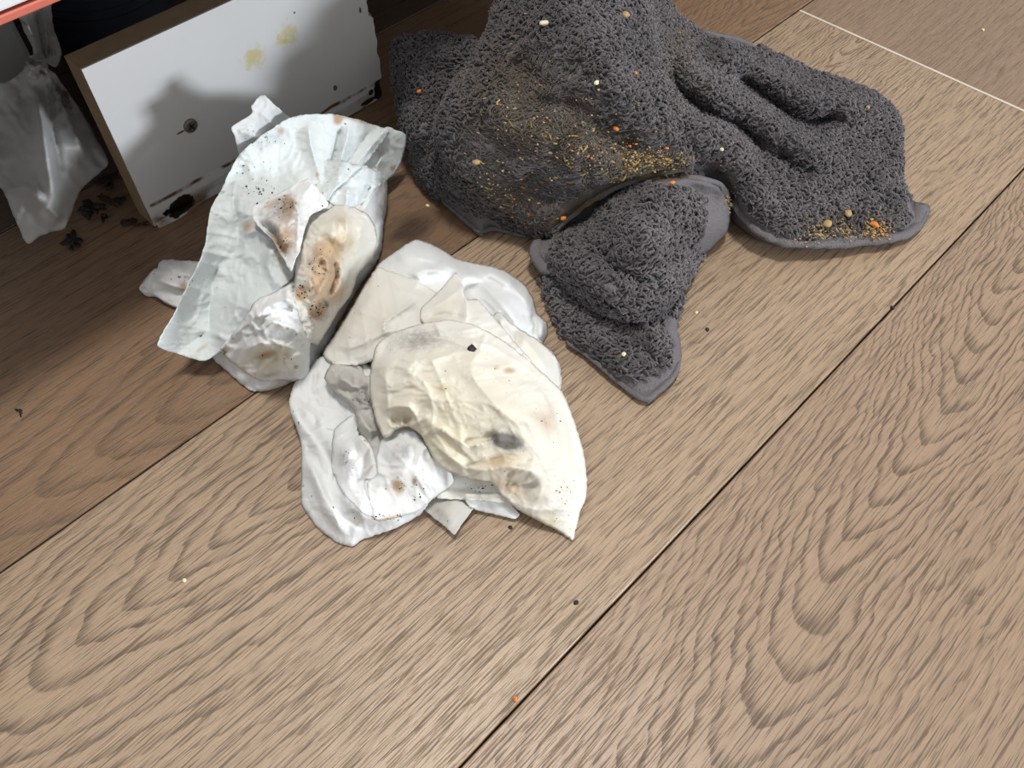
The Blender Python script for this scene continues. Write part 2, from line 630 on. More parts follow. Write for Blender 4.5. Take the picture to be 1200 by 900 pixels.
def tps(pts):
    pts = np.array(pts, float)
    xy, z = pts[:, :2] / 100, pts[:, 2]
    n = len(xy)

    def K(a, b):
        d2 = ((a[:, None] - b[None]) ** 2).sum(2)
        return .5 * d2 * np.log(d2 + 1e-12)
    A = np.zeros((n + 3, n + 3))
    A[:n, :n] = K(xy, xy) + np.eye(n) * 2e-3
    A[:n, n] = 1
    A[:n, n + 1:] = xy
    A[n:, :n] = A[:n, n:].T
    c = np.linalg.solve(A, np.concatenate([z, [0, 0, 0]]))

    def f(P):
        q = P / 100
        out = np.empty(len(q))
        for s in range(0, len(q), 20000):
            qq = q[s:s + 20000]
            out[s:s + 20000] = K(qq, xy) @ c[:n] + c[n] + qq @ c[n + 1:]
        return out
    return f


def sheet(name, parent, mat, outline, ctrl=(), folds=(), nz=(), sp=3., roll=None, gap=.0006, thick=.00022, skirt=0, zb=None,
          stains=(), rag=.5, soft=.0012, zmin=.0012, label=None):
    base = tps([p for p in outline] + list(ctrl))
    poly = smooth_outline(outline, sp)
    if rag:
        g = np.random.default_rng(len(outline) * 31 + int(outline[0][0]))
        ph = np.arange(len(poly)) * .45
        j = np.stack([vnoise(np.stack([ph, ph * 0 + 3], 1), 5) - .5, vnoise(np.stack([ph, ph * 0 + 9], 1), 6) - .5], 1)
        poly = poly + j * 2 * rag + g.normal(0, rag * .25, poly.shape)

    def zf(P):
        z = base(P)
        for kind, wd, amp, line in folds:
            d, par, sid = dpoly(P, line)
            tp = np.clip(np.minimum(par, 1 - par) / .22, 0, 1)
            tp = tp * tp * (3 - 2 * tp)
            amp = amp * .001
            if kind == 'r':
                z = z + amp * tp * np.exp(-(d / wd) ** 2)
            elif kind == 'c':
                z = z + amp * tp * np.exp(-d / wd)
            elif kind == 's':
                z = z + amp * tp * np.where(sid > 0, np.exp(-d / wd), -.15 * np.exp(-d / (wd * .3)))
        if roll:
            d, _, _ = dpoly(P, poly, True)
            q = np.clip(1 - d / roll[0], 0, 1)
            z = z - roll[1] * (1 - np.sqrt(np.clip(1 - q * q, 0, 1)))
        for amp, scl, sd in nz:
            z = z + amp * .001 * (crumple(P, scl, sd) if amp > 0 else -1.35 * crinkle(P, scl, sd))
        if zb is not None:
            b = zb.get(P) + gap
            z = np.where(b < -.5, z, b + np.logaddexp(0, np.clip((z - b) / soft, -40, 400)) * soft)
        return np.maximum(z, zmin)
    x0, y0 = poly.min(0)
    x1, y1 = poly.max(0)
    gx = np.arange(x0, x1, sp)
    gy = np.arange(y0, y1, sp * .87)
    IX, IY = np.meshgrid(gx, gy)
    IX = IX + (np.arange(len(gy)) % 2)[:, None] * sp * .5
    G = np.stack([IX.ravel(), IY.ravel()], 1)
    G = G[pip(G, poly)]
    d, _, _ = dpoly(G, poly, True)
    G = G[d > sp * .55]
    allp = [Vector(p) for p in poly] + [Vector(p) for p in G]
    n = len(poly)
    r = geometry.delaunay_2d_cdt(allp, [(i, (i + 1) % n) for i in range(n)], [list(range(n))], 1, 1e-4)
    P = np.array([tuple(v) for v in r[0]])
    Fc = np.array([f for f in r[2] if len(f) == 3], np.int32)
    Z = zf(P)
    V = lift(P, Z)
    # faces look at the camera
    a, b, c = V[Fc[:, 0]], V[Fc[:, 1]], V[Fc[:, 2]]
    nn = np.cross(b - a, c - a)
    fl = ((a - CAM) * nn).sum(1) > 0
    Fc[fl] = Fc[fl][:, ::-1]
    if skirt:
        # the border turns under and comes down to the floor behind and below
        bi = {}
        for f in Fc:
            for i in range(3):
                e = (int(f[i]), int(f[(i + 1) % 3]))
                bi[e] = bi.get(e, 0) + 1
        bd = [e for e in bi if (e[1], e[0]) not in bi]
        cen = V.mean(0)
        ring = sorted({q for e in bd for q in e})
        levels = []
        for (fz, fi) in ((.75, .03), (.35, .08), (0., .14)):
            mp = {}
            for q in ring:
                p = V[q]
                nw = p + (cen - p) * fi * skirt
                nw[2] = max(.001, p[2] * fz)
                mp[q] = nw
            levels.append(mp)
        cur = {q: q for q in ring}
        VV = [V]
        FF = [Fc]
        off = len(V)
        for mp in levels:
            ids = {q: off + i for i, q in enumerate(ring)}
            VV.append(np.array([mp[q] for q in ring]))
            FF.append(np.array([(cur[e[1]], cur[e[0]], ids[e[0]]) for e in bd] + [(cur[e[1]], ids[e[0]], ids[e[1]]) for e in bd], np.int32))
            off += len(ring)
            cur = ids
        V2, F2 = np.concatenate(VV), np.concatenate(FF)
    else:
        V2, F2 = V, Fc
    me = mesh_np(name, V2, F2)
    if stains is not None:
        A = np.zeros((len(V2), 4), np.float32)
        A[:, 3] = 1
        for (ch, x, y, rx, ry, rot, s) in stains:
            dx, dy = P[:, 0] - x, P[:, 1] - y
            ca, sa = math.cos(math.radians(rot)), math.sin(math.radians(rot))
            u, v = (dx * ca + dy * sa) / rx, (-dx * sa + dy * ca) / ry
            A[:len(P), ch] += s * np.exp(-(u * u + v * v))
        at_ = me.color_attributes.new('stain', 'FLOAT_COLOR', 'POINT')
        at_.data.foreach_set('color', np.clip(A, 0, 1).ravel())
    o = link(name, me, mat, parent)
    if thick:
        md = o.modifiers.new('thickness', 'SOLIDIFY')
        md.thickness = thick
        md.offset = -1
    if label:
        o['label'] = label
    if zb is not None:
        zb.put(poly, zf)
    o_info = dict(obj=o, V=V, F=Fc, P=P, poly=poly, zf=zf)
    return o_info


# ------------------------------------------------------------------ wet wipe material
def wipe_mat(name, base, trans=.22):
    t = NT(name)
    co = t.coord()
    _, r, g, b = t.attr('stain')
    n1, n2, n3 = t.noise(co, 90, 4, .6), t.noise(co, 420, 3, .6), t.noise(co, 35, 3)
    col = t.mix(n3, base, tuple(q * .95 for q in base))
    cream = t.step(t.math('ADD', b, t.math('MULTIPLY', t.math('SUBTRACT', n1, .5), .5)), .05, 1.)
    col = t.mix(t.math('MULTIPLY', cream, .8), col, (.80, .735, .55))
    br = t.step(t.math('ADD', r, t.math('MULTIPLY', t.math('SUBTRACT', n1, .5), .8)), .10, .78)
    br = t.math('MULTIPLY', br, t.step(r, .02, .12))
    col = t.mix(t.math('MULTIPLY', br, .8), col, (.50, .32, .16))
    dk = t.step(t.math('ADD', r, t.math('MULTIPLY', t.math('SUBTRACT', n2, .5), 1.5)), .95, 1.3)
    col = t.mix(t.math('MULTIPLY', dk, .85), col, (.09, .05, .03))
    gr = t.step(t.math('ADD', g, t.math('MULTIPLY', t.math('SUBTRACT', n2, .5), .5)), .06, .8)
    gr = t.math('MULTIPLY', gr, t.step(g, .02, .12))
    col = t.mix(t.math('MULTIPLY', gr, .86), col, (.13, .125, .12))
    t.set(Base_Color=col, Roughness=.75)
    t.put(t.b.inputs['Specular IOR Level'], .16)
    weave = t.noise(co, 1300, 2, .7)
    t.bump(t.math('ADD', weave, t.math('MULTIPLY', n2, .8)), .25, .0004)
    tr = t.n('ShaderNodeBsdfTranslucent')
    t.put(tr.inputs[0], col)
    mx = t.n('ShaderNodeMixShader')
    mx.inputs[0].default_value = trans
    t.t.links.new(t.b.outputs[0], mx.inputs[1])
    t.t.links.new(tr.outputs[0], mx.inputs[2])
    t.t.links.new(mx.outputs[0], t.out.inputs[0])
    return t.m


M_WIPE_C = wipe_mat('wipe_cool', (.85, .895, .89), .28)
M_WIPE_W = wipe_mat('wipe_warm', (.845, .825, .765))
M_WIPE_N = wipe_mat('wipe_neutral', (.875, .885, .875))
M_WIPE_G = wipe_mat('wipe_grubby', (.62, .60, .55))
M_SPECK = plain('black_grit', (.012, .010, .008), .8)


def Zs(pts, z):
    return [(x, y, z) for x, y in pts]


def grit(name, parent, zb, areas, mat, n, rmin, rmax, seed, label=None):
    """scattered flat grit lying on a surface: nobody could count it"""
    g = np.random.default_rng(seed)
    VV, FF = [], []
    ico = bmesh.new()
    bmesh.ops.create_icosphere(ico, subdivisions=1, radius=1)
    iv = np.array([tuple(v.co) for v in ico.verts])
    fi = np.array([[v.index for v in f.verts] for f in ico.faces])
    ico.free()
    wt = np.array([a[4] for a in areas], float)
    wt /= wt.sum()
    off = 0
    for k in range(n):
        x, y, rx, ry, _ = areas[g.choice(len(areas), p=wt)]
        p = np.array([[x + g.normal() * rx * .5, y + g.normal() * ry * .5]])
        z = zb.get(p)[0]
        if z < -.5:
            continue
        r = rmin * (rmax / rmin) ** (g.random() ** 2)
        s = np.array([g.uniform(.6, 1.8), g.uniform(.5, 1.1), .45]) * r
        an = g.uniform(0, math.tau)
        v = iv * s * (1 + g.normal(0, .18, (len(iv), 1)))
        v = np.stack([v[:, 0] * math.cos(an) - v[:, 1] * math.sin(an), v[:, 0] * math.sin(an) + v[:, 1] * math.cos(an), v[:, 2]], 1)
        VV.append(v + lift(p, [z + r * .15])[0])
        FF.append(fi + off)
        off += len(iv)
    if not VV:
        return None
    o = link(name, mesh_np(name, np.concatenate(VV), np.concatenate(FF)), mat, parent)
    o['kind'] = 'stuff'
    if label:
        o['label'] = label
    return o


# ------------------------------------------------------------------ right wipe bundle
wb = empty('used_wipe', (.125, .185, 0), 'crumpled cream wet wipe bundle lying flat with a grey smear on top', 'wet wipe', 'dirty used wet wipes on the floor')
zb = ZBuf()
sheet('fold', wb, M_WIPE_G, Zs([(497, 595), (510, 578), (562, 580), (562, 587), (548, 605), (533, 626), (527, 622), (512, 610)], .004), [(530, 590, .008)], [('r', 8, 1, [(510, 590), (535, 615)])], [(1.5, 25, 3)], zb=zb, sp=1.8,
      stains=[(1, 515, 600, 12, 8, 20, .35)])
sheet('fold', wb, M_WIPE_N, [(545, 580, .012), (595, 580, .012), (600, 592, .006), (609, 603, .004), (602, 608, .003), (580, 603, .003), (562, 599, .003), (548, 592, .006)], (), (), [(1., 25, 4)], zb=zb, sp=1.8)
sheet('fold', wb, M_WIPE_W, [(515, 545, .016), (578, 560, .018), (592, 588, .010), (560, 587, .009), (531, 585, .009), (512, 583, .010), (505, 560, .014)], (), (), [(1., 25, 5)], zb=zb, sp=1.8)
# outer wrap, lower left, a shallow bowl
sheet('fold', wb, M_WIPE_N,
      [(374, 419, .010), (361, 433, .010), (345, 449, .010), (339, 474, .011), (347, 501, .008), (353, 523, .006), (353, 560, .003), (353, 588, .002), (359, 601, .002), (374, 620, .002), (394, 635, .002), (412, 640, .002), (426, 632, .003), (463, 619, .003), (494, 602, .004), (502, 590, .008), (520, 560, .014), (500, 500, .02), (450, 440, .022), (400, 415, .016)],
      [(372, 470, .0065), (385, 500, .0065), (372, 560, .012), (385, 590, .013), (412, 610, .012), (440, 600, .014), (460, 560, .016), (410, 520, .012), (398, 545, .009)],
      [('r', 9, 5, [(341, 462), (352, 492), (366, 512), (380, 530), (390, 552), (393, 572)]), ('c', 7, -2.5, [(384, 520), (394, 545), (392, 566), (405, 590)]), ('r', 8, 3.5, [(391, 562), (410, 588), (430, 606), (478, 606)]),
       ('r', 6, 3, [(357, 530), (372, 570), (385, 600), (410, 632)]), ('c', 5, 2.5, [(400, 540), (412, 575), (436, 603)]), ('c', 5, -2, [(368, 500), (390, 506), (408, 498)]), ('c', 4, 2, [(350, 470), (368, 488), (372, 502)]), ('c', 4, 2, [(362, 540), (380, 580), (400, 615)]), ('c', 4, -1.6, [(392, 600), (420, 618), (450, 612)]), ('c', 4, 2, [(372, 430), (368, 455), (380, 480)])],
      [(1.3, 36, 11), (.5, 14, 12), (-1.3, 40, 13), (-.6, 18, 14)], zb=zb, sp=1.9, roll=(6, 0.0017), skirt=.5,
      stains=[(1, 385, 460, 30, 25, 0, .10), (1, 460, 560, 20, 14, 0, .3), (2, 400, 450, 40, 20, 0, .2)])
# twisted grey strip
sheet('fold', wb, M_WIPE_G,
      Zs([(380, 444), (392, 424), (421, 424), (428, 440), (440, 440), (444, 465), (444, 483), (455, 511), (448, 530), (440, 545), (434, 525), (421, 505), (414, 480), (397, 463)], .017),
      [(405, 445, .026), (425, 465, .027), (430, 500, .024)], [('r', 5, 3, [(395, 440), (415, 455), (428, 450)]), ('r', 5, 3.5, [(418, 480), (428, 500), (440, 512)]), ('c', 4, -3, [(410, 458), (425, 455), (436, 460)])],
      [(4., 20, 21), (1.6, 9, 22)], zb=zb, sp=1.8, roll=(4, 0.0022), stains=[(1, 425, 465, 14, 12, 30, .40), (1, 400, 438, 14, 8, 0, .22), (0, 425, 508, 10, 14, 30, .18)])
sheet('fold', wb, M_WIPE_N,
      Zs([(391, 505), (400, 495), (414, 487), (420, 505), (434, 522), (440, 540), (443, 554), (437, 561), (428, 563), (428, 575), (441, 606), (425, 600), (400, 575), (390, 552), (388, 530)], .014),
      [(405, 520, .023), (425, 540, .023), (410, 560, .020), (418, 580, .017)], [('r', 6, 2, [(395, 545), (410, 530), (420, 512)])], [(1.2, 26, 31), (-1.0, 26, 32), (-.5, 12, 33)], zb=zb, sp=1.9, roll=(5, 0.0033),
      stains=[(1, 402, 535, 7, 9, 0, .38), (2, 430, 550, 12, 12, 0, .3)])
sheet('fold', wb, M_WIPE_N,
      [(446, 517, .022), (463, 505, .026), (486, 505, .03), (506, 530, .026), (528, 554, .019), (531, 566, .014), (514, 579, .0105), (490, 599, .009), (463, 607, .009), (443, 611, .010), (438, 601, .013), (431, 576, .016), (430, 565, .018), (441, 557, .020), (441, 538, .021)],
      [(470, 540, .026), (460, 585, .014), (500, 560, .02)], [('r', 12, 2.5, [(450, 540), (470, 525), (490, 530)]), ('c', 6, 2, [(436, 570), (460, 565), (480, 550)])], [(1.0, 34, 41), (-1.2, 34, 42), (-.6, 15, 43)], zb=zb, sp=1.9, roll=(3, 0.0011),
      stains=[(1, 472, 530, 17, 15, 20, .42), (0, 466, 569, 10, 8, 60, .9), (0, 486, 564, 4, 5, 0, .8), (0, 458, 590, 12, 10, -30, .3), (2, 480, 560, 40, 40, 0, .35), (0, 460, 607, 16, 3, -8, .7)])
# far white wrap
sheet('fold', wb, M_WIPE_N,
      [(440, 315, .012), (462, 296, .010), (487, 281, .008), (510, 288, .007), (535, 303, .006), (560, 309, .006), (590, 317, .005), (613, 332, .004), (625, 350, .003), (629, 366, .003), (641, 379, .003), (641, 393, .002), (636, 402, .003), (649, 413, .003), (656, 430, .002), (657, 456, .002), (640, 470, .02), (560, 440, .035), (480, 410, .03), (430, 370, .02)],
      [(487, 300, .021), (530, 316, .018), (560, 335, .014), (600, 350, .017), (500, 345, .024), (570, 380, .026), (632, 385, .011), (615, 395, .015)],
      [('r', 9, 6, [(535, 308), (545, 325), (575, 320), (610, 338)]), ('r', 8, -4, [(540, 330), (560, 350), (582, 372)]), ('r', 6, 4, [(560, 325), (585, 352), (615, 388)]), ('r', 6, 4, [(478, 325), (500, 316), (530, 318)]), ('c', 4, -4, [(622, 368), (628, 382), (622, 396)]), ('r', 4, 3, [(634, 372), (634, 398)]), ('r', 10, 3, [(460, 305), (490, 290), (520, 300)]), ('c', 5, 2.2, [(480, 300), (505, 305), (540, 318)]), ('c', 4, -2, [(550, 318), (580, 330), (610, 350), (622, 368)]), ('c', 4, 1.8, [(600, 335), (615, 352), (620, 372)]), ('c', 4, 2, [(550, 345), (570, 352), (590, 372)])],
      [(1.3, 42, 51), (-1.4, 50, 52), (-.5, 20, 53)], zb=zb, sp=1.8, roll=(6, 0.0017), skirt=.6, stains=[(1, 615, 372, 6, 6, 0, .2)])
sheet('fold', wb, M_WIPE_W,
      [(579, 368, .028), (588, 367, .029), (597, 377, .027), (612, 387, .023), (630, 398, .018), (645, 411, .013), (654, 424, .008), (657, 453, .006), (642, 448, .02), (620, 425, .03), (602, 405, .032), (588, 392, .032), (577, 380, .03)],
      [(615, 405, .028), (640, 425, .02)], [('r', 5, 4, [(583, 370), (592, 385), (604, 402)]), ('c', 4, -3, [(590, 374), (600, 390), (606, 405)]), ('r', 5, 3, [(605, 388), (625, 410), (645, 440)])], [(2., 22, 61)], zb=zb, sp=1.8, roll=(3, 0.0017),
      stains=[(2, 620, 410, 25, 25, 0, .5)])
sheet('fold', wb, M_WIPE_W,
      [(440, 315, .016), (455, 317, .018), (480, 326, .023), (508, 340, .026), (535, 362, .034), (520, 380, .036), (480, 395, .036), (440, 420, .03), (434, 424, .027), (419, 428, .021), (400, 427, .018), (386, 424, .015), (378, 414, .013), (392, 392, .012), (413, 358, .012)],
      [(430, 380, .025), (450, 345, .022), (470, 370, .031), (410, 410, .022)],
      [('c', 6, 4, [(488, 352), (466, 366), (450, 377), (447, 394)]), ('c', 6, 3, [(400, 412), (425, 402), (452, 390), (470, 384)]), ('r', 9, 2, [(400, 395), (425, 365), (445, 335)]), ('s', 5, 2.2, [(447, 394), (450, 378), (466, 366), (490, 350)]), ('c', 4, 1.6, [(386, 412), (420, 395), (445, 390), (462, 378)]), ('c', 4, -1.4, [(420, 420), (445, 398), (480, 388)]), ('c', 5, 1.3, [(455, 320), (470, 340), (500, 350)]), ('c', 4, 1.2, [(415, 362), (440, 372), (452, 366)])],
      [(.8, 40, 71), (-.7, 44, 72), (-.5, 20, 73)], zb=zb, sp=1.9, roll=(3, 0.0017), stains=[(2, 440, 380, 50, 50, 0, .28), (0, 430, 330, 4, 6, 60, .5), (1, 430, 370, 30, 30, 0, .05)])
sheet('fold', wb, M_WIPE_W,
      [(493, 362, .036), (514, 341, .034), (533, 320, .030), (540, 326, .031), (547, 350, .034), (560, 351, .033), (578, 371, .034), (604, 402, .035), (622, 426, .034), (560, 425, .044), (520, 392, .042), (500, 382, .039), (492, 372, .037)],
      [(525, 350, .040), (560, 375, .042)], [('c', 5, -3, [(500, 374), (520, 368), (545, 372)]), ('r', 6, 2, [(540, 330), (546, 355), (548, 376)]), ('s', 6, 2.5, [(547, 330), (547, 352), (549, 380)])], [(1.0, 30, 81), (-1., 24, 82)], zb=zb, sp=1.9, roll=(2, 0.0008),
      stains=[(2, 520, 360, 40, 30, 0, .4), (1, 530, 345, 20, 20, 0, .1), (0, 505, 375, 14, 4, -10, .4)])
# the big dome on top
top2 = sheet('fold', wb, M_WIPE_W,
      [(433, 441, .034), (436, 424, .038), (442, 403, .041), (463, 389, .043), (499, 378, .044), (530, 375, .043), (560, 383, .041), (590, 399, .038), (617, 420, .034), (643, 443, .028), (661, 463, .022), (673, 494, .015), (683, 526, .010), (688, 560, .006), (686, 585, .004), (680, 600, .003), (675, 620, .003), (671, 633, .002), (653, 622, .004), (622, 606, .008), (604, 595, .0105), (589, 582, .015), (576, 566, .020), (560, 563, .022), (540, 558, .024), (515, 546, .027), (501, 524, .031), (492, 508, .034), (478, 500, .036), (465, 503, .034), (457, 511, .031), (450, 512, .029), (443, 500, .030), (437, 480, .032), (433, 460, .033)],
      [(480, 430, .050), (530, 430, .0525), (580, 460, .049), (540, 490, .0465), (600, 520, .038), (640, 520, .030), (640, 575, .019), (660, 600, .009), (500, 480, .0445), (560, 540, .031), (450, 450, .0425), (620, 480, .041)],
      [('c', 6, 2.5, [(500, 490), (522, 508), (549, 523), (580, 514)]), ('c', 8, -4, [(540, 519), (560, 515), (586, 511)]), ('r', 6, 4.0, [(548, 556), (572, 550), (596, 547), (622, 552), (640, 566)]), ('c', 6, -4, [(585, 562), (605, 567), (634, 570)]),
       ('c', 5, 3, [(445, 483), (462, 476), (480, 477), (489, 490), (497, 515)]), ('r', 8, -6, [(460, 500), (470, 488), (482, 496)]), ('c', 4, 2.5, [(470, 500), (474, 488)]), ('c', 4, 2, [(463, 503), (465, 490)]), ('r', 6, 2.5, [(492, 480), (510, 505), (528, 535), (550, 552)]), ('c', 5, 1.8, [(510, 490), (535, 520), (560, 545)]),
       ('c', 6, -2.5, [(655, 466), (668, 505), (676, 545), (678, 590)]), ('c', 7, 1.6, [(445, 455), (480, 446), (510, 470), (540, 470)]), ('c', 8, 1.6, [(540, 395), (580, 410), (620, 435)]), ('c', 6, -1.5, [(460, 410), (500, 395), (560, 400), (610, 428)]),
       ('c', 7, 1.4, [(470, 440), (485, 425), (490, 405)]), ('c', 7, 1.6, [(600, 500), (630, 530), (655, 580)]), ('c', 8, 1.5, [(440, 430), (460, 455), (450, 478)]), ('r', 10, 2, [(560, 470), (600, 480), (640, 500)]), ('c', 4, 1.8, [(500, 384), (530, 396), (575, 405), (610, 425), (640, 450)]), ('c', 4, -1.5, [(505, 392), (540, 404), (580, 412)]), ('s', 5, 2.2, [(548, 524), (575, 516), (594, 506)]), ('c', 4, 2, [(495, 505), (520, 530), (545, 548), (575, 552)]), ('c', 4, -1.8, [(505, 500), (530, 525), (556, 540)]), ('c', 4, 1.5, [(620, 440), (640, 470), (652, 510), (655, 550)]), ('c', 4, 1.4, [(600, 590), (630, 598), (672, 596)]), ('c', 5, 1.6, [(446, 430), (470, 420), (500, 425), (530, 415)]), ('c', 4, -1.4, [(440, 460), (460, 462), (482, 455), (505, 462)])],
      [(1.3, 52, 91), (.5, 18, 92), (-1.5, 46, 94), (-.8, 22, 95)], zb=zb, sp=1.9, roll=(4, 0.0014),
      stains=[(2, 540, 500, 140, 110, 30, .8), (1, 490, 398, 36, 15, -8, .48), (1, 540, 405, 20, 14, 0, .12), (1, 594, 518, 16, 7.5, 8, 1.8), (1, 585, 500, 28, 16, 0, .28), (0, 640, 490, 24, 17, 60, .50), (0, 597, 434, 8, 4, 0, .75), (0, 582, 431, 4, 4, 0, .5), (0, 590, 540, 34, 13, 0, .52), (0, 520, 455, 14, 7, 0, .36), (0, 600, 572, 32, 12, 20, .55), (0, 475, 492, 14, 12, 0, .38), (0, 655, 572, 14, 14, 0, .14), (1, 660, 590, 10, 14, 0, .2), (2, 645, 610, 14, 8, 20, .8), (0, 560, 440, 40, 12, 0, .15)])
grit('grit', wb, zb, [(405, 535, 12, 14, 1), (460, 605, 34, 5, 2.2), (466, 568, 14, 8, 1.6), (480, 570, 40, 30, 1.4), (425, 465, 18, 20, 1.2), (665, 585, 18, 26, 1.6), (600, 545, 60, 30, 1.2), (560, 450, 80, 50, .8), (560, 570, 16, 4, 1.2), (350, 490, 8, 20, 1), (430, 380, 40, 40, .8), (390, 600, 40, 30, .8), (640, 490, 24, 16, .6), (520, 610, 14, 8, .5)], M_SPECK, 420, .0001, .00042, 5)

# ------------------------------------------------------------------ left wipe bundle, standing
wa = empty('used_wipe', (.15, .285, 0), 'crumpled white wet wipe standing up with a flared collar and brown muck in its middle', 'wet wipe', 'dirty used wet wipes on the floor')
za = ZBuf()


def Y(x, y, yy):
    return (x, y, zY(x, y, yy))


sheet('fold', wa, M_WIPE_N, [Y(288, 197, .334), Y(280, 180, .334), Y(274, 158, .330), Y(271, 150, .331), Y(285, 140, .331), Y(296, 132, .331), Y(295, 124, .332), Y(308, 111, .334), Y(323, 124, .332), Y(340, 138, .342), Y(352, 152, .336), Y(350, 185, .332), Y(310, 205, .332)],
      (), [('c', 6, 2, [(300, 126), (320, 145), (335, 160)]), ('c', 5, 1.5, [(275, 152), (300, 160), (315, 175)])], [(1.6, 20, 101), (.6, 9, 102)], sp=1.9, zb=za, stains=[(1, 290, 160, 12, 12, 0, .25), (0, 287, 147, 6, 4, 0, .3)], zmin=.01)
sheet('fold', wa, M_WIPE_N, [(163, 338, .006), (178, 317, .010), (184, 314, .011), (186, 308, .012), (193, 304, .012), (215, 305, .009), (244, 306, .007), (290, 300, .005), (300, 340, .003), (250, 350, .002), (210, 360, .003), (180, 345, .005)],
      [(200, 325, .012)], [('r', 5, 3, [(178, 325), (205, 335), (235, 345)]), ('r', 5, 2.5, [(190, 308), (215, 322), (240, 325)])], [(2., 18, 103), (.7, 8, 104)], sp=1.8, zb=za, skirt=.4, stains=[(0, 215, 336, 6, 6, 0, .7), (1, 200, 315, 12, 8, 0, .2), (0, 168, 338, 5, 5, 0, .4)])
# body behind / below everything, resting on the floor
sheet('fold', wa, M_WIPE_N,
      [(246, 415, .004), (258, 428, .003), (272, 441, .002), (284, 451, .002), (296, 458, .002), (318, 457, .002), (345, 447, .003), (362, 440, .003), (378, 415, .003), (395, 382, .003), (420, 338, .003), (444, 302, .003), (449, 275, .006), (450, 250, .012), (453, 212, .022), (430, 196, .04), (380, 190, .05), (300, 230, .045), (250, 330, .025)],
      [(300, 430, .016), (340, 420, .022), (330, 350, .032), (380, 330, .032), (400, 270, .040), (425, 270, .030), (430, 240, .036)],
      [('c', 5, -5, [(436, 215), (428, 232), (420, 246)]), ('r', 5, 4, [(444, 212), (432, 232), (424, 250)]), ('c', 5, 4, [(408, 218), (406, 235), (404, 248)]), ('r', 4, 4, [(446, 255), (444, 285), (430, 312)])],
      [(2.4, 26, 111), (.8, 11, 112)], sp=1.8, zb=za, roll=(6, 0.0022), skirt=.5, stains=[(2, 300, 440, 40, 20, 0, .25), (1, 440, 225, 10, 20, 0, .22), (0, 425, 245, 10, 8, 0, .3), (1, 374, 415, 7, 7, 0, .5)])
# right translucent lobe of the collar
sheet('fold', wa, M_WIPE_C,
      [Y(450, 150, .322), Y(466, 153, .320), Y(476, 159, .318), Y(474, 176, .317), Y(468, 196, .315), Y(458, 208, .313), Y(439, 222, .308), Y(428, 236, .302), Y(412, 244, .296), Y(398, 243, .292), Y(384, 234, .294), Y(400, 212, .305), Y(425, 185, .315)],
      (), [('c', 5, 2.5, [(412, 242), (420, 225), (432, 205), (440, 190)]), ('c', 5, -3, [(402, 240), (415, 218), (428, 200)]), ('s', 5, 2.5, [(438, 222), (436, 205), (448, 180)])], [(1.4, 24, 121), (.5, 10, 122)], sp=1.9, zb=za, zmin=.01,
      stains=[(0, 446, 180, 9, 6, -40, .45), (1, 448, 181, 8, 6, -40, .25), (0, 460, 197, 4, 4, 0, .7), (1, 415, 230, 16, 12, 0, .15)])
# the collar
petal = sheet('fold', wa, M_WIPE_C,
      [Y(185, 404, .284), Y(204, 368, .289), Y(220, 334, .295), Y(232, 310, .299), Y(241, 285, .305), Y(246, 248, .316), Y(258, 224, .320), Y(269, 202, .323), Y(280, 182, .327), Y(300, 164, .328), Y(326, 146, .328), Y(340, 138, .328), Y(358, 134, .328), Y(390, 134, .327), Y(416, 139, .326), Y(440, 147, .325), Y(456, 153, .323), Y(446, 170, .318), Y(432, 188, .312), Y(418, 200, .306), Y(402, 215, .300), Y(391, 224, .294), Y(384, 234, .288), Y(362, 250, .284), Y(350, 290, .272), Y(347, 312, .266), Y(340, 329, .262), Y(320, 345, .262), Y(301, 356, .262), Y(293, 366, .264), Y(288, 381, .266), Y(272, 401, .268), Y(252, 416, .274), Y(236, 423, .278), Y(210, 415, .286)],
      [Y(383, 226, .291), Y(330, 190, .318), Y(300, 215, .314), Y(275, 250, .306), Y(280, 300, .296), Y(300, 320, .284), Y(265, 350, .286), Y(320, 300, .278), Y(250, 390, .280), Y(350, 180, .315), Y(420, 165, .318), Y(225, 370, .296), Y(245, 320, .304), Y(262, 270, .310)],
      [('c', 7, -4.5, [(292, 176), (276, 210), (273, 240), (279, 262), (279, 290), (264, 313), (254, 330), (246, 360), (245, 386), (222, 404), (190, 404)]),
       ('c', 5, 4, [(384, 236), (374, 205), (364, 170), (360, 140)]), ('c', 5, -5, [(384, 236), (386, 205), (394, 175), (402, 140)]), ('c', 5, 4.5, [(386, 232), (395, 200), (406, 165), (410, 140)]), ('c', 5, -4, [(388, 228), (400, 200), (425, 165), (436, 150)]), ('c', 5, 3.5, [(390, 226), (415, 195), (440, 165), (452, 153)]),
       ('c', 4, 2.5, [(295, 262), (288, 275), (300, 270), (318, 282)]), ('c', 6, 3, [(320, 282), (312, 310), (322, 330), (320, 345)]), ('c', 5, 2, [(283, 305), (295, 300), (305, 310)]), ('c', 6, 1.6, [(210, 395), (232, 370), (240, 335), (262, 290)]), ('c', 8, 2, [(250, 400), (275, 370), (280, 330)])],
      [(1.2, 40, 131), (.5, 14, 132), (-.8, 60, 136), (-.9, 22, 134), (-.4, 10, 135)], sp=1.9, zb=za, gap=.002, zmin=.006,
      stains=[(1, 318, 165, 26, 10, -38, .20), (0, 330, 153, 6, 5, 0, .5), (0, 396, 141, 5, 6, 50, .95), (1, 395, 190, 20, 40, 15, .26), (0, 372, 205, 3, 4, 0, .6), (1, 300, 220, 26, 10, -30, .15), (0, 290, 265, 8, 8, 0, .65), (0, 330, 305, 14, 14, 0, .45), (1, 326, 285, 14, 10, 30, .35), (0, 236, 408, 12, 3, -40, .4), (0, 415, 140, 30, 3, 12, .5), (1, 340, 160, 30, 12, 0, .14)])
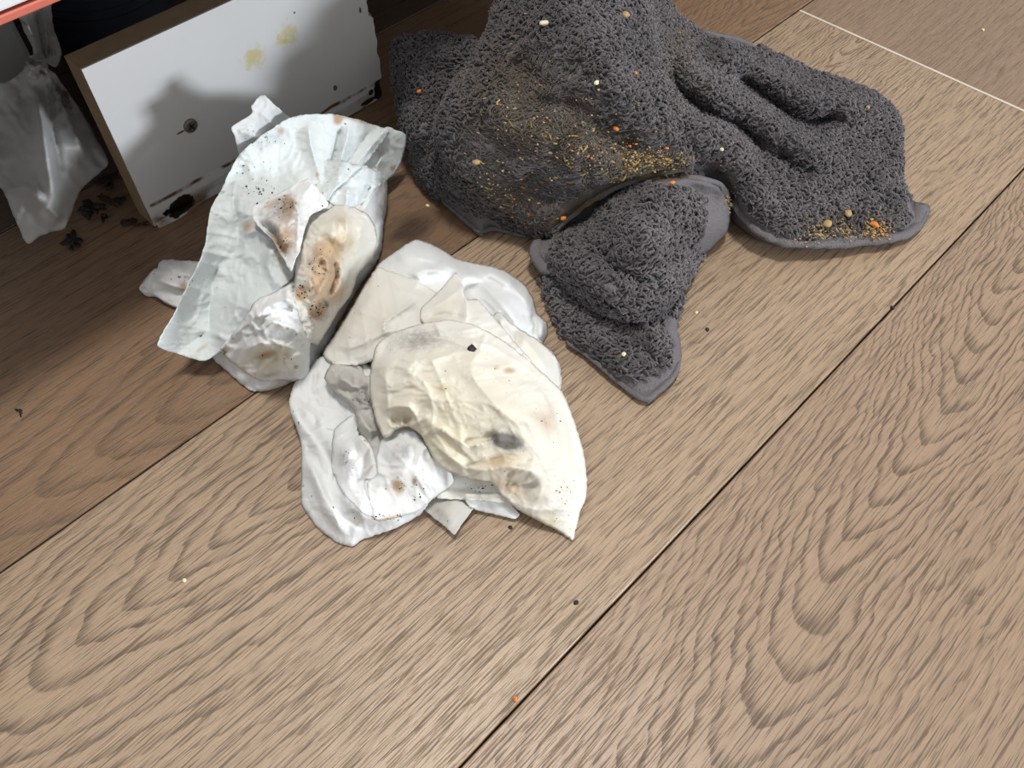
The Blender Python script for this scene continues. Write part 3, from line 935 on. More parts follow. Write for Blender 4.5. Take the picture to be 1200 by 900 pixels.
# lower crumpled mass
sheet('fold', wa, M_WIPE_N,
      [(300, 352, .044), (322, 342, .046), (345, 330, .047), (354, 345, .044), (360, 365, .040), (368, 386, .034), (364, 402, .026), (363, 422, .018), (362, 437, .011), (354, 446, .007), (330, 446, .008), (304, 446, .009), (280, 431, .012), (258, 412, .015), (270, 395, .026), (287, 372, .040)],
      [(320, 370, .050), (340, 390, .042), (300, 400, .036), (340, 420, .028), (315, 425, .024), (290, 418, .024)],
      [('r', 5, 5, [(295, 375), (315, 358), (335, 352), (350, 350)]), ('r', 4.5, 4, [(300, 390), (320, 378), (345, 385), (358, 398)]), ('r', 4, -1.5, [(300, 382), (322, 370), (342, 372)]), ('r', 6, -4.5, [(292, 425), (310, 416), (330, 414)]), ('c', 4, 4, [(285, 412), (305, 402), (330, 404), (352, 412)]), ('r', 5, 3, [(330, 430), (345, 418), (358, 414)]), ('r', 4, 4, [(338, 335), (336, 350), (350, 362)])],
      [(2.4, 22, 141), (1., 10, 142), (-1.6, 20, 143)], sp=1.8, zb=za, roll=(4, 0.0022),
      stains=[(0, 310, 417, 16, 5, -15, .75), (0, 315, 440, 14, 4, -15, .55), (2, 310, 420, 30, 16, -10, .9), (2, 335, 420, 24, 24, 0, .3), (0, 263, 412, 4, 6, 0, .6), (0, 337, 385, 2, 2, 0, .9), (0, 347, 430, 2.6, 2.6, 0, 1.), (2, 345, 352, 12, 12, 0, .3)])
# cream bulge, stained
sheet('fold', wa, M_WIPE_W,
      [(362, 251, .050), (380, 247, .049), (394, 240, .050), (412, 242, .047), (430, 250, .041), (439, 264, .034), (442, 282, .027), (436, 302, .020), (420, 323, .017), (413, 344, .015), (397, 366, .015), (385, 386, .016), (373, 404, .017), (361, 398, .025), (353, 375, .036), (344, 345, .045), (346, 318, .052), (350, 285, .054)],
      [(395, 265, .060), (415, 285, .047), (380, 310, .056), (370, 350, .048), (395, 335, .037), (372, 380, .031), (362, 330, .055)],
      [('r', 5, 5, [(400, 300), (402, 325), (394, 345), (384, 356)]), ('r', 4, -4, [(390, 300), (392, 325), (385, 348)]), ('r', 5, 4, [(384, 300), (386, 325), (372, 345), (362, 350)]), ('c', 4, 3.5, [(404, 246), (406, 270), (402, 300)]), ('c', 5, 2.5, [(425, 252), (420, 290), (410, 320)]), ('r', 4, 3, [(360, 310), (375, 300), (388, 308)]), ('r', 4, 4, [(384, 355), (388, 370), (378, 385)]), ('c', 3, -4, [(368, 362), (378, 352), (386, 362)]), ('c', 5, 2, [(364, 270), (385, 262), (400, 250)])],
      [(1.8, 20, 151), (1.1, 9, 152), (-1.2, 22, 153)], sp=1.8, zb=za, roll=(4, 0.0022),
      stains=[(0, 370, 330, 22, 34, 15, .62), (0, 388, 322, 14, 30, 15, .55), (0, 385, 290, 30, 14, -20, .5), (0, 372, 366, 9, 9, 0, 1.), (0, 352, 344, 6, 8, 0, .85), (0, 400, 345, 10, 20, 30, .45), (2, 395, 280, 40, 40, 0, .75), (0, 400, 258, 14, 6, 0, .35), (0, 372, 400, 8, 5, 0, .4), (1, 395, 345, 10, 14, 0, .1)])
# grubby tongue
sheet('fold', wa, M_WIPE_N,
      [Y(295, 243, .296), Y(310, 234, .296), Y(335, 222, .296), Y(360, 209, .294), Y(369, 218, .288), Y(385, 238, .280), Y(383, 243, .278), Y(365, 252, .274), Y(357, 270, .266), Y(352, 292, .258), Y(346, 303, .254), Y(341, 318, .250), Y(331, 301, .262), Y(319, 281, .274), Y(300, 262, .288)],
      [Y(340, 250, .276)], [('r', 6, 3, [(312, 250), (325, 268), (336, 290)]), ('c', 4, -5, [(300, 256), (318, 272), (332, 294), (338, 308)]), ('c', 4, 2.5, [(340, 225), (350, 250), (348, 285)])], [(1.6, 20, 161), (.9, 9, 162), (-.8, 14, 163)], sp=1.8, zb=za, gap=.002, zmin=.01,
      stains=[(0, 338, 240, 8, 12, 0, .9), (1, 330, 245, 26, 18, -20, .42), (0, 330, 265, 26, 30, 0, .30), (0, 330, 285, 14, 16, 30, .75), (1, 322, 275, 10, 14, -35, .45), (0, 318, 240, 14, 6, -30, .42), (1, 352, 270, 10, 20, 0, .22)])
grit('grit', wa, za, [(330, 240, 24, 14, 2.2), (310, 165, 26, 14, 1.4), (300, 205, 20, 24, 1.2), (300, 222, 16, 8, 1.2), (330, 285, 14, 20, 2), (370, 365, 12, 12, 2.4), (352, 342, 8, 10, 1.4), (375, 320, 18, 22, 1.6), (448, 180, 16, 16, .9), (430, 140, 30, 6, 1), (215, 330, 22, 12, 1), (285, 155, 14, 14, .8), (250, 370, 40, 40, .6), (330, 400, 30, 30, .8), (263, 412, 6, 6, .6), (380, 200, 24, 40, 1)], M_SPECK, 640, .0001, .0006, 9)
# ------------------------------------------------------------------ towel
t = NT('towel_weave')
co = t.coord()
_, r, g, b = t.attr('stain')
nn = t.noise(co, 900, 3, .7)
n1 = t.noise(co, 160, 4, .65)
col = t.mix(nn, (.09, .083, .086), (.195, .182, .188))
col = t.mix(t.math('MULTIPLY', t.step(t.math('ADD', r, t.math('MULTIPLY', t.math('SUBTRACT', n1, .5), .8)), .2, .9), .8), col, (.105, .078, .045))
col = t.mix(t.step(t.math('ADD', b, t.math('MULTIPLY', t.math('SUBTRACT', nn, .5), 2.0)), .75, 1.1), col, (.34, .23, .07))
t.set(Base_Color=col, Roughness=.95)
t.put(t.b.inputs['Specular IOR Level'], .1)
t.bump(t.math('ADD', t.voro(co, 900), nn), .5, .0006)
M_WEAVE = t.m
t = NT('terry_loops')
c, r, g, b = t.attr('tint')
t.set(Base_Color=c, Roughness=.9)
t.put(t.b.inputs['Specular IOR Level'], .12)
t.put(t.b.inputs['Sheen Weight'], .25)
t.put(t.b.inputs['Sheen Roughness'], .5)
M_LOOP = t.m

tw = empty('hand_towel', (.27, .24, 0), 'dark grey terry hand towel thrown in a heap with brown muck and yellow crumbs', 'towel')
zt = ZBuf()
DIRT = [(0, 620, 130, 70, 55, 20, .75), (0, 600, 95, 30, 50, 0, .6), (0, 700, 165, 70, 30, 12, .8), (0, 760, 190, 50, 16, 0, .8), (0, 600, 235, 55, 26, 35, .7), (2, 770, 190, 45, 12, 0, .75), (2, 700, 200, 60, 26, -10, .42), (2, 650, 150, 70, 26, 10, .28), (2, 600, 225, 50, 30, 30, .32),
        (0, 690, 238, 60, 14, -28, .9), (0, 770, 205, 50, 8, 0, .9), (0, 795, 60, 20, 34, 0, .6), (2, 790, 42, 14, 9, 0, .3), (0, 800, 100, 26, 30, 0, .35), (0, 880, 165, 30, 24, 0, .25), (2, 975, 270, 26, 14, 0, .8), (0, 975, 265, 36, 18, 0, .7), (2, 1027, 270, 16, 14, 0, .95), (0, 1027, 268, 22, 16, 0, .8), (2, 935, 284, 14, 5, 0, .6), (2, 852, 235, 5, 16, 0, .8), (2, 1060, 272, 10, 8, 0, .4), (0, 1010, 180, 20, 20, 0, .2),
        (2, 775, 380, 6, 12, 0, .35), (0, 550, 130, 20, 40, 0, .3), (2, 978, 240, 8, 10, 0, .4)]
L = []
kw = dict(zb=zt, thick=.0022, stains=DIRT, rag=.8, zmin=.002)
L.append(sheet('fold', tw, M_WEAVE,
      [(462, 55, .048), (467, 47, .053), (485, 43, .056), (507, 41, .057), (535, 44, .057), (565, 48, .058), (600, 40, .062), (640, 100, .062), (650, 180, .045), (655, 245, .018), (645, 268, .007), (617, 279, .003), (590, 272, .003), (574, 267, .005), (564, 277, .003), (550, 264, .004), (534, 250, .004), (517, 236, .005), (493, 213, .006), (478, 175, .014), (467, 130, .027), (462, 90, .039)],
      [(500, 100, .042), (530, 110, .036), (515, 160, .028), (530, 200, .030), (570, 240, .017), (490, 160, .033)], [('r', 16, 4, [(480, 60), (500, 120), (510, 200)]), ('r', 12, 3, [(520, 50), (530, 90), (510, 130)])], [(2., 50, 201)], sp=4, roll=(14, .006), skirt=.7, **kw))
# lower tip of the tongue
L.append(sheet('fold', tw, M_WEAVE,
      [(634, 320, .006), (640, 345, .006), (648, 364, .005), (662, 398, .004), (692, 421, .003), (717, 443, .003), (739, 462, .003), (758, 473, .003), (772, 462, .003), (791, 443, .004), (798, 424, .004), (797, 400, .006), (794, 380, .008), (800, 340, .009), (760, 320, .01), (700, 310, .01), (660, 308, .008)],
      [(690, 380, .010), (740, 400, .012), (765, 430, .009), (730, 430, .010), (775, 395, .013)],
      [('r', 10, 4, [(665, 375), (700, 400), (745, 430)]), ('c', 8, -5, [(765, 372), (778, 392), (790, 410)]), ('r', 8, 4, [(752, 380), (772, 405), (790, 425)])], [(1.6, 40, 211)], sp=3.5, roll=(7, .0025), skirt=.3, **kw))
# tongue, folded over
L.append(sheet('fold', tw, M_WEAVE,
      [(622, 299, .012), (629, 281, .014), (648, 277, .018), (688, 262, .025), (712, 238, .034), (747, 214, .040), (783, 203, .043), (813, 205, .041), (846, 213, .033), (857, 240, .024), (853, 270, .016), (835, 289, .010), (816, 304, .009), (809, 322, .013), (794, 344, .018), (772, 366, .021), (747, 374, .022), (721, 370, .021), (692, 359, .019), (662, 333, .015), (646, 322, .009), (632, 312, .009)],
      [(690, 310, .034), (740, 260, .048), (760, 300, .045), (730, 345, .034), (790, 260, .044), (820, 250, .032), (670, 305, .029), (780, 335, .030)],
      [('c', 10, -9, [(690, 285), (715, 310), (745, 325), (760, 345)]), ('r', 14, 5, [(720, 250), (750, 270), (775, 310)]), ('r', 10, 4, [(660, 300), (700, 330), (730, 350)]), ('c', 8, -5, [(800, 212), (825, 225), (850, 230)]), ('r', 6, 3.5, [(750, 217), (800, 211), (848, 218)])], [(1.6, 40, 221)], sp=3.5, roll=(13, .007), **kw))
# right wing
L.append(sheet('fold', tw, M_WEAVE,
      [(720, -60, .080), (776, -2, .052), (804, 27, .038), (825, 35, .034), (861, 43, .030), (907, 64, .024), (953, 85, .021), (989, 96, .018), (1024, 110, .013), (1044, 126, .010), (1053, 146, .008), (1056, 180, .007), (1055, 213, .007), (1067, 233, .005), (1088, 240, .004), (1090, 246, .004), (1081, 264, .004), (1060, 280, .005), (1035, 284, .006), (985, 289, .007), (939, 289, .010), (914, 286, .012), (889, 274, .014), (868, 252, .017), (858, 228, .024), (850, 206, .034), (830, 192, .042), (812, 186, .046), (795, 190, .050), (760, 160, .060), (700, 60, .075)],
      [(760, 60, .074), (800, 110, .058), (850, 130, .044), (900, 190, .030), (880, 230, .030), (950, 150, .027), (960, 230, .018), (1000, 180, .015), (1020, 250, .012), (830, 170, .050), (1030, 150, .014), (960, 270, .014)],
      [('r', 15, 11, [(815, 50), (860, 75), (905, 100), (960, 122), (1010, 128), (1042, 140)]), ('r', 12, -13, [(850, 75), (890, 108), (925, 138), (950, 145), (1000, 128)]), ('r', 16, 11, [(770, 30), (800, 75), (850, 120), (900, 150), (945, 178), (1000, 200)]), ('r', 12, -12, [(770, 75), (795, 110), (820, 130), (860, 145), (885, 165), (892, 200)]),
       ('r', 18, 6, [(800, 160), (840, 158), (868, 180), (875, 215)]), ('r', 18, 4, [(925, 235), (980, 215), (1048, 190)]), ('r', 10, -4, [(905, 170), (925, 190), (960, 205)]), ('r', 12, 5, [(750, 10), (760, 60), (785, 120), (800, 160)]), ('c', 6, -4, [(1064, 236), (1075, 248), (1080, 262)]), ('r', 14, -4, [(735, 40), (755, 100), (780, 150)])],
      [(2.6, 45, 231)], sp=3.8, roll=(10, .0045), skirt=.6, **kw))
# main lobe with the matted muck
L.append(sheet('fold', tw, M_WEAVE,
      [(588, -12, .082), (573, 37, .078), (550, 77, .071), (530, 104, .066), (514, 138, .060), (512, 160, .054), (523, 188, .045), (543, 214, .036), (563, 234, .028), (600, 261, .016), (630, 275, .015), (648, 277, .017), (660, 262, .026), (690, 239, .036), (723, 221, .042), (760, 207, .047), (800, 199, .050), (812, 202, .051), (808, 180, .056), (795, 150, .062), (780, 100, .070), (765, 40, .078), (755, -20, .085), (700, -60, .092), (630, -50, .090)],
      [(620, 60, .084), (600, 130, .070), (660, 130, .078), (620, 220, .040), (680, 190, .058), (740, 160, .066), (700, 60, .092), (650, 10, .096), (570, 180, .053), (570, 130, .068), (740, 90, .084)],
      [('r', 18, -5, [(600, 60), (625, 100), (640, 140)]), ('r', 22, 5, [(560, 100), (600, 150), (660, 180)]), ('r', 20, 5, [(680, 30), (720, 90), (760, 150), (790, 185)]), ('r', 16, -4, [(650, 110), (700, 150), (760, 180)]), ('r', 16, 4, [(650, 170), (700, 190), (760, 190)]), ('r', 12, -4, [(610, 200), (640, 230), (660, 240)])],
      [(2.4, 40, 241)], sp=3.8, roll=(12, .009), skirt=.45, **kw))

# ---- terry loops: tens of thousands of tiny bent yarns, one mesh per fold
BARE = [[(655, 388), (662, 402), (758, 480), (805, 428), (800, 372), (775, 368), (784, 395), (786, 420), (772, 438), (745, 448), (712, 428), (686, 408)],
        [(620, 276), (652, 276), (642, 300), (655, 326), (640, 328), (615, 300)],
        [(745, 211), (846, 205), (862, 240), (855, 275), (830, 296), (814, 300), (826, 262), (824, 232), (800, 222)],
        [(512, 226), (520, 240), (560, 280), (620, 284), (648, 280), (622, 272), (584, 262), (548, 244)],
        [(636, 280), (652, 264), (688, 240), (722, 222), (760, 208), (800, 201), (815, 204), (812, 194), (760, 197), (720, 209), (684, 226), (652, 246), (640, 262)],
        [(808, 180), (848, 202), (856, 230), (866, 254), (888, 276), (914, 290), (940, 293), (985, 292), (1036, 288), (1062, 284), (1086, 266), (1095, 246), (1090, 236), (1066, 230), (1058, 240), (1066, 255), (1052, 268), (1034, 274), (985, 279), (940, 278), (916, 276), (896, 266), (877, 247), (868, 226), (860, 202), (838, 188), (815, 178)],
        [(815, 30), (862, 40), (890, 52), (885, 60), (855, 52), (818, 42)]]
NS, RING = 4, 5
MUCK = [(585, 55), (610, 35), (650, 50), (690, 90), (705, 130), (760, 150), (812, 180), (812, 202), (760, 205), (690, 235), (645, 275), (600, 260), (555, 225), (528, 175), (545, 140), (580, 120)]
for li, inf in enumerate(L):
    V, Fc, P = inf['V'], inf['F'], inf['P']
    a, b, c_ = V[Fc[:, 0]], V[Fc[:, 1]], V[Fc[:, 2]]
    nv = np.cross(b - a, c_ - a)
    ar = np.linalg.norm(nv, axis=1) * .5
    nv = nv / (2 * ar[:, None] + 1e-12)
    n = int(ar.sum() / 2.7e-6)
    f = rng.choice(len(Fc), n, p=ar / ar.sum())
    u, v = rng.random(n), rng.random(n)
    s = u + v > 1
    u[s], v[s] = 1 - u[s], 1 - v[s]
    pos = a[f] + (b[f] - a[f]) * u[:, None] + (c_[f] - a[f]) * v[:, None]
    pp = P[Fc[f, 0]] + (P[Fc[f, 1]] - P[Fc[f, 0]]) * u[:, None] + (P[Fc[f, 2]] - P[Fc[f, 0]]) * v[:, None]
    nr = nv[f]
    keep = pos[:, 2] > zt.get(pp) - .007
    keep &= (pp[:, 0] > -30) & (pp[:, 0] < 1230) & (pp[:, 1] > -70)
    for poly in BARE:
        keep &= ~pip(pp, poly)
    d, _, _ = dpoly(pp, inf['poly'], True)
    pos, pp, nr = pos[keep], pp[keep], nr[keep]
    n = len(pos)
    muck = pip(pp + rng.normal(0, 7, pp.shape), MUCK).astype(float) if li == 4 else np.zeros(n)
    # combing direction from a smooth field
    ang = (vnoise(pos[:, :2] * 95, 31 + li) + vnoise(pos[:, :2] * 40, 41 + li)) * 7.5 + rng.normal(0, .55, n)
    tdir = np.stack([np.cos(ang), np.sin(ang), np.zeros(n)], 1)
    tdir -= nr * (tdir * nr).sum(1)[:, None]
    tdir /= np.linalg.norm(tdir, axis=1)[:, None] + 1e-9
    sdir = np.cross(nr, tdir)
    far = 1.0
    Ln = rng.uniform(.0030, .0050, n) * (1 + .35 * muck)
    Ht = rng.uniform(.0016, .0030, n) * (1 - .62 * muck)
    rad = rng.uniform(.00048, .00068, n) * (1 - .25 * muck)
    bend = rng.normal(0, .0008, n)
    VV = np.empty((n, RING, NS, 3), np.float32)
    ss = np.linspace(0, 1, RING)
    for i, q in enumerate(ss):
        cpos = pos + tdir * (Ln * (q - .35))[:, None] + nr * (Ht * math.sin(math.pi * min(1, q * .86 + .06)) - .0002)[:, None] + sdir * (bend * math.sin(math.pi * q) + bend * .6 * math.sin(math.pi * 2 * q))[:, None]
        rr = rad * (.75, 1.0, 1.05, 1.0, .6)[i]
        th = math.cos(math.pi * q)
        up = nr * math.sqrt(1 - .7 * th * th) - tdir * th * .8
        for j in range(NS):
            an = math.tau * j / NS + .78
            VV[:, i, j] = cpos + sdir * (rr * math.cos(an))[:, None] + up * (rr * math.sin(an))[:, None]
    base = (np.arange(n, dtype=np.int32) * RING * NS)[:, None]
    q = []
    for i in range(RING - 1):
        for j in range(NS):
            k = (j + 1) % NS
            q.append((i * NS + j, i * NS + k, (i + 1) * NS + k, (i + 1) * NS + j))
    q.append(tuple((RING - 1) * NS + j for j in range(NS)))
    q.append((3, 2, 1, 0))
    q = np.array(q, np.int32)
    FF = (base[:, :, None] + q[None]).reshape(-1, 4)
    me = mesh_np('terry_pile', VV.reshape(-1, 3), FF)
    # dye, muck and crumbs on the yarns; tone also paints light per fold
    br = np.zeros(n)
    ye = np.zeros(n)
    for (ch, x, y, rx, ry, rot, st) in DIRT:
        dx, dy = pp[:, 0] - x, pp[:, 1] - y
        ca, sa = math.cos(math.radians(rot)), math.sin(math.radians(rot))
        e = st * np.exp(-(((dx * ca + dy * sa) / rx) ** 2 + ((-dx * sa + dy * ca) / ry) ** 2))
        if ch == 0:
            br += e
        elif ch == 2:
            ye += e
    br = np.clip(br * (.55 + .9 * vnoise(pp / 9, 77)), 0, 1)
    yl = (rng.random(n) < ye * .22 * (vnoise(pp / 6, 78) > .42)).astype(float)
    jit = rng.uniform(.72, 1.30, n)[:, None]
    tone = ((.72 + .42 * vnoise(pp / 30, 79 + li)) * (1.12 if li in (1, 2) else .95))[:, None]  # tongue folds raised, others lowered: light painted into the loop colour
    cl = np.array([.094, .083, .087])[None] * jit * tone
    cl = cl * (1 - .85 * br[:, None]) + np.array([.074, .058, .041]) * jit * (.85 * br[:, None])
    yc = np.array([.36, .23, .065])[None] * rng.uniform(.5, 1.25, n)[:, None]
    cl = cl * (1 - yl[:, None]) + yc * yl[:, None]
    A = np.ones((n, RING * NS, 4), np.float32)
    A[:, :, :3] = cl[:, None, :]
    at_ = me.color_attributes.new('tint', 'FLOAT_COLOR', 'POINT')
    at_.data.foreach_set('color', A.ravel())
    o = link('terry_pile', me, M_LOOP, inf['obj'])
    o['kind'] = 'stuff'


# ---- hems: rolled bead along the cut edges
def tube(name, parent, mat, pxs, off, rad, flat=1.0):
    pts = []
    pl = [np.array(p, float) for p in pxs]
    for p, q in zip(pl, pl[1:]):
        k = max(2, int(np.linalg.norm(q - p) / 4))
        for i in range(k):
            pts.append(p + (q - p) * i / k)
    pts.append(pl[-1])
    pts = np.array(pts)
    for _ in range(3):
        pts[1:-1] = pts[1:-1] * .5 + (pts[:-2] + pts[2:]) * .25
    z = zt.get(pts)
    z[z < 0] = .003
    for _ in range(4):
        z[1:-1] = z[1:-1] * .5 + (z[:-2] + z[2:]) * .25
    C3 = lift(pts, np.maximum(z + off, rad * .7))
    n = len(C3)
    T = np.gradient(C3, axis=0)
    T /= np.linalg.norm(T, axis=1)[:, None]
    side = np.cross(T, np.array([0, 0, 1.]))
    side /= np.linalg.norm(side, axis=1)[:, None]
    up = np.cross(side, T)
    K = 8
    W = np.empty((n, K, 3))
    for j in range(K):
        an = math.tau * j / K
        rr = rad * (1 + .12 * np.sin(np.arange(n) * 1.1 + 2 * np.cos(np.arange(n) * .37)))[:, None]
        e = np.minimum(1, np.minimum(np.arange(n), np.arange(n)[::-1]) / 2. + .35)[:, None]
        W[:, j] = C3 + (side * math.cos(an) * 1.3 + up * math.sin(an) * flat) * rr * e
    FF = [(i * K + j, i * K + (j + 1) % K, (i + 1) * K + (j + 1) % K, (i + 1) * K + j) for i in range(n - 1) for j in range(K)]
    me = mesh_np(name, W.reshape(-1, 3), FF)
    A = np.zeros((n * K, 4), np.float32)
    pv = np.repeat(pts, K, axis=0)
    for (ch, x, y, rx, ry, rot, st) in DIRT:
        A[:, ch] += st * np.exp(-(((pv[:, 0] - x) / rx) ** 2 + ((pv[:, 1] - y) / ry) ** 2))
    at_ = me.color_attributes.new('stain', 'FLOAT_COLOR', 'POINT')
    at_.data.foreach_set('color', np.clip(A, 0, 1).ravel())
    return link(name, me, mat, parent)


tube('hem', L[3]['obj'], M_WEAVE, [(813, 189), (832, 195), (850, 208), (858, 229), (868, 251), (889, 272), (914, 284), (939, 286), (985, 286), (1035, 281), (1060, 276), (1080, 262)], .0005, .0022)
tube('hem', L[4]['obj'], M_WEAVE, [(646, 273), (660, 260), (690, 236), (723, 218), (760, 205), (800, 197), (810, 199)], .0004, .0019)
tube('hem', L[2]['obj'], M_WEAVE, [(752, 215), (783, 206), (813, 208), (845, 215), (855, 240)], .0003, .0016)
tube('hem', L[2]['obj'], M_WEAVE, [(632, 282), (625, 297), (634, 310), (647, 320)], .001, .0030)
tube('hem', L[1]['obj'], M_WEAVE, [(664, 400), (692, 418), (717, 440), (739, 459), (757, 470), (771, 459), (790, 441), (796, 424)], .0002, .0013)
tube('hem', L[0]['obj'], M_WEAVE, [(517, 234), (534, 248), (550, 262), (564, 274), (575, 266), (590, 270), (617, 277)], .0003, .0013)
tube('hem', L[3]['obj'], M_WEAVE, [(822, 37), (845, 43), (862, 46), (885, 56)], .0008, .0018)

# ---- dust of dried food on the pile
M_CRUMB = plain('dry_crumbs', (.38, .265, .11), .8, .35, 900)
M_ORANGE = plain('orange_crumb', (.62, .19, .035), .7, .3, 900)
M_CREAMC = plain('pale_crumb', (.72, .64, .42), .7, .25, 900)
M_BLACKC = plain('charred_crumb', (.010, .009, .008), .6, .4, 900)
zt.a += (zt.a > 0) * .0022
grit('crumb_dust', tw, zt, [(770, 190, 50, 14, 3), (700, 190, 70, 36, 2.2), (640, 150, 90, 50, 1.2), (600, 230, 60, 40, 1.2), (975, 270, 30, 14, 1.6), (1027, 270, 18, 14, 1.6), (855, 230, 5, 20, .7), (935, 284, 20, 5, .5), (795, 50, 20, 30, .5), (640, 60, 120, 80, .5)], M_CRUMB, 1500, .00018, .0008, 12, 'yellow brown crumbs')
grit('crumb_dust', tw, zt, [(740, 175, 60, 24, 2), (600, 240, 50, 30, 1), (975, 268, 30, 14, .8), (1027, 268, 14, 10, 1.2), (640, 150, 90, 60, .8)], M_ORANGE, 70, .0003, .0010, 13, 'orange crumbs')
# ------------------------------------------------------------------ single crumbs and debris
def lump(name, pos, r, mat, label, cat, group=None, seed=0, flat=.7, stretch=1.3, parent=None, rough=.32):
    bm = bmesh.new()
    g = random.Random(seed)
    if rough > .9:                      # a heap of small scraps baked together
        for k in range(9):
            r_ = bmesh.ops.create_icosphere(bm, subdivisions=2, radius=g.uniform(.18, .5))
            o_ = Vector((g.gauss(0, .5), g.gauss(0, .45), abs(g.gauss(0, .3))))
            for v in r_['verts']:
                v.co += o_
    else:
        bmesh.ops.create_icosphere(bm, subdivisions=2, radius=1)
    an = g.uniform(0, 6.28)
    for v in bm.verts:
        d = 1 + rough * mnoise.noise(v.co * 1.7 + Vector((seed * 3.3, 1, 2))) + rough * .4 * mnoise.noise(v.co * 4 + Vector((seed, 7, 2)))
        x, y, z = v.co.x * stretch * d * r, v.co.y * d * r, v.co.z * flat * d * r
        v.co = Vector((pos[0] + x * math.cos(an) - y * math.sin(an), pos[1] + x * math.sin(an) + y * math.cos(an), pos[2] + z))
    me = bm_mesh(name, bm)
    for v in me.vertices:
        v.co -= Vector(pos)
    o = link(name, me, mat, None)
    o.location = pos
    return tag(o, label, cat, group)


def on(zbuf, x, y, up):
    z = max(zbuf.get(np.array([[x, y]], float))[0], 0)
    return at(x, y, z + up)


lump('crumb', on(zb, 553, 409, .0010), .0019, M_BLACKC, 'black round crumb lying on top of the cream wipe bundle', 'crumb', seed=1, flat=.75, stretch=1.2)
for i, (x, y, r, m, lab) in enumerate((
        (638, 27, .0019, M_CREAMC, 'pale cream crumb high on the main hump of the grey towel'),
        (733, 17, .0019, M_CRUMB, 'yellow crumb near the upper right of the towel hump'),
        (660, 256, .0013, M_ORANGE, 'small red orange crumb at the lower tip of the mucky towel flap'),
        (788, 214, .0011, M_ORANGE, 'orange crumb on the bare hem above the folded towel tongue'),
        (722, 151, .0013, M_ORANGE, 'orange crumb in the middle of the brown muck on the towel'),
        (558, 190, .0016, M_CRUMB, 'yellow orange crumb at the left edge of the brown muck'),
        (1025, 263, .0018, M_ORANGE, 'bright orange crumb on the right corner of the towel'),
        (745, 86, .0011, M_ORANGE, 'tiny peach crumb on the clean grey slope right of the muck'),
        (846, 175, .0010, M_CREAMC, 'white speck of crumb on the grey towel above its rolled hem'),
        (699, 97, .0012, M_CREAMC, 'pale yellow crumb on the towel just above the brown muck'),
        (1017, 126, .0013, M_CRUMB, 'yellow crumb in the fold at the far right of the towel'),
        (491, 107, .0012, M_ORANGE, 'orange crumb on the left panel of the towel'),
        (731, 415, .0010, M_CREAMC, 'white crumb on the lower tip of the towel tongue'),
        (994, 250, .0020, M_CRUMB, 'golden crumb at the upper end of the crumb patch by the towel hem'),
        (970, 262, .0022, M_CRUMB, 'larger flat yellow crumb on the towel hem left of the orange one'))):
    lump('crumb', on(zt, x, y, .0008), r, m, lab, 'crumb', 'food crumbs stuck to the towel', seed=20 + i)
for i, (x, y, r, lab) in enumerate(((85, 281, .0042, 'black charred flake lying alone on the dark floor left of the toe board'),
                                    (107, 243, .0052, 'black burnt clump on the floor under the plastic bag corner'),
                                    (128, 236, .0042, 'dark brown clump on the floor between plastic bag and toe board'),
                                    (154, 262, .0040, 'dark clump at the foot of the lower left toe board corner'),
                                    (128, 212, .0050, 'reddish brown burnt clump deep in the gap left of the toe board'),
                                    (23, 483, .0011, 'tiny black crumb on the open floor at the far left'))):
    lump('debris_clump', at(x, y, r * .3), r, M_BLACKC if i in (0, 1, 5) else plain('burnt_scrap', (.035, .018, .010), .8, .5, 300), lab, 'debris', 'burnt scraps on the floor', seed=50 + i, flat=.42, stretch=1.5, rough=1.0)
for i, (x, y, r, m, lab) in enumerate(((501, 241, .0010, M_CREAMC, 'white crumb on the dark knotty plank between wipe and towel'),
                                       (816, 366, .0008, M_CREAMC, 'pale crumb on the floor right of the towel tongue'),
                                       (829, 386, .0010, M_BLACKC, 'dark brown crumb on the floor right of the towel tongue'),
                                       (793, 444, .0008, M_CRUMB, 'yellow crumb on the floor at the tip of the towel tongue'),
                                       (1046, 360, .0010, M_BLACKC, 'black crumb lying on the plank joint at the right'),
                                       (216, 680, .0008, M_CREAMC, 'white crumb on the floor near the pointed wood grain at lower left'),
                                       (598, 618, .0008, M_BLACKC, 'black crumb on the floor below the wipe bundle'),
                                       (604, 819, .0009, M_ORANGE, 'red crumb beside the long plank joint at the bottom'),
                                       (675, 706, .0009, M_BLACKC, 'dark crumb on the middle plank left of the long joint'),
                                       (1152, 35, .0010, M_CREAMC, 'pale crumb on the floor in the upper right corner'))):
    lump('crumb', at(x, y, r * .4), r, m, lab, 'crumb', 'crumbs lying on the floor', seed=80 + i)


# ------------------------------------------------------------------ plastic bag
t = NT('thin_plastic')
co = t.coord()
_, r, g, b = t.attr('stain')
n1 = t.noise(co, 70, 4)
n2 = t.noise(co, 300, 3)
col = t.mix(n1, (.66, .65, .63), (.78, .78, .77))
col = t.mix(t.math('MULTIPLY', t.step(t.math('ADD', r, t.math('MULTIPLY', t.math('SUBTRACT', n2, .5), 1.2)), .3, .9), .9), col, (.10, .06, .035))
t.set(Base_Color=col, Roughness=.35)
tr = t.n('ShaderNodeBsdfTranslucent')
t.put(tr.inputs[0], col)
tp = t.n('ShaderNodeBsdfTransparent')
m1, m2 = t.n('ShaderNodeMixShader'), t.n('ShaderNodeMixShader')
m1.inputs[0].default_value = .35
t.t.links.new(t.b.outputs[0], m1.inputs[1])
t.t.links.new(tr.outputs[0], m1.inputs[2])
m2.inputs[0].default_value = .30
t.t.links.new(m1.outputs[0], m2.inputs[1])
t.t.links.new(tp.outputs[0], m2.inputs[2])
t.t.links.new(m2.outputs[0], t.out.inputs[0])
M_BAG = t.m
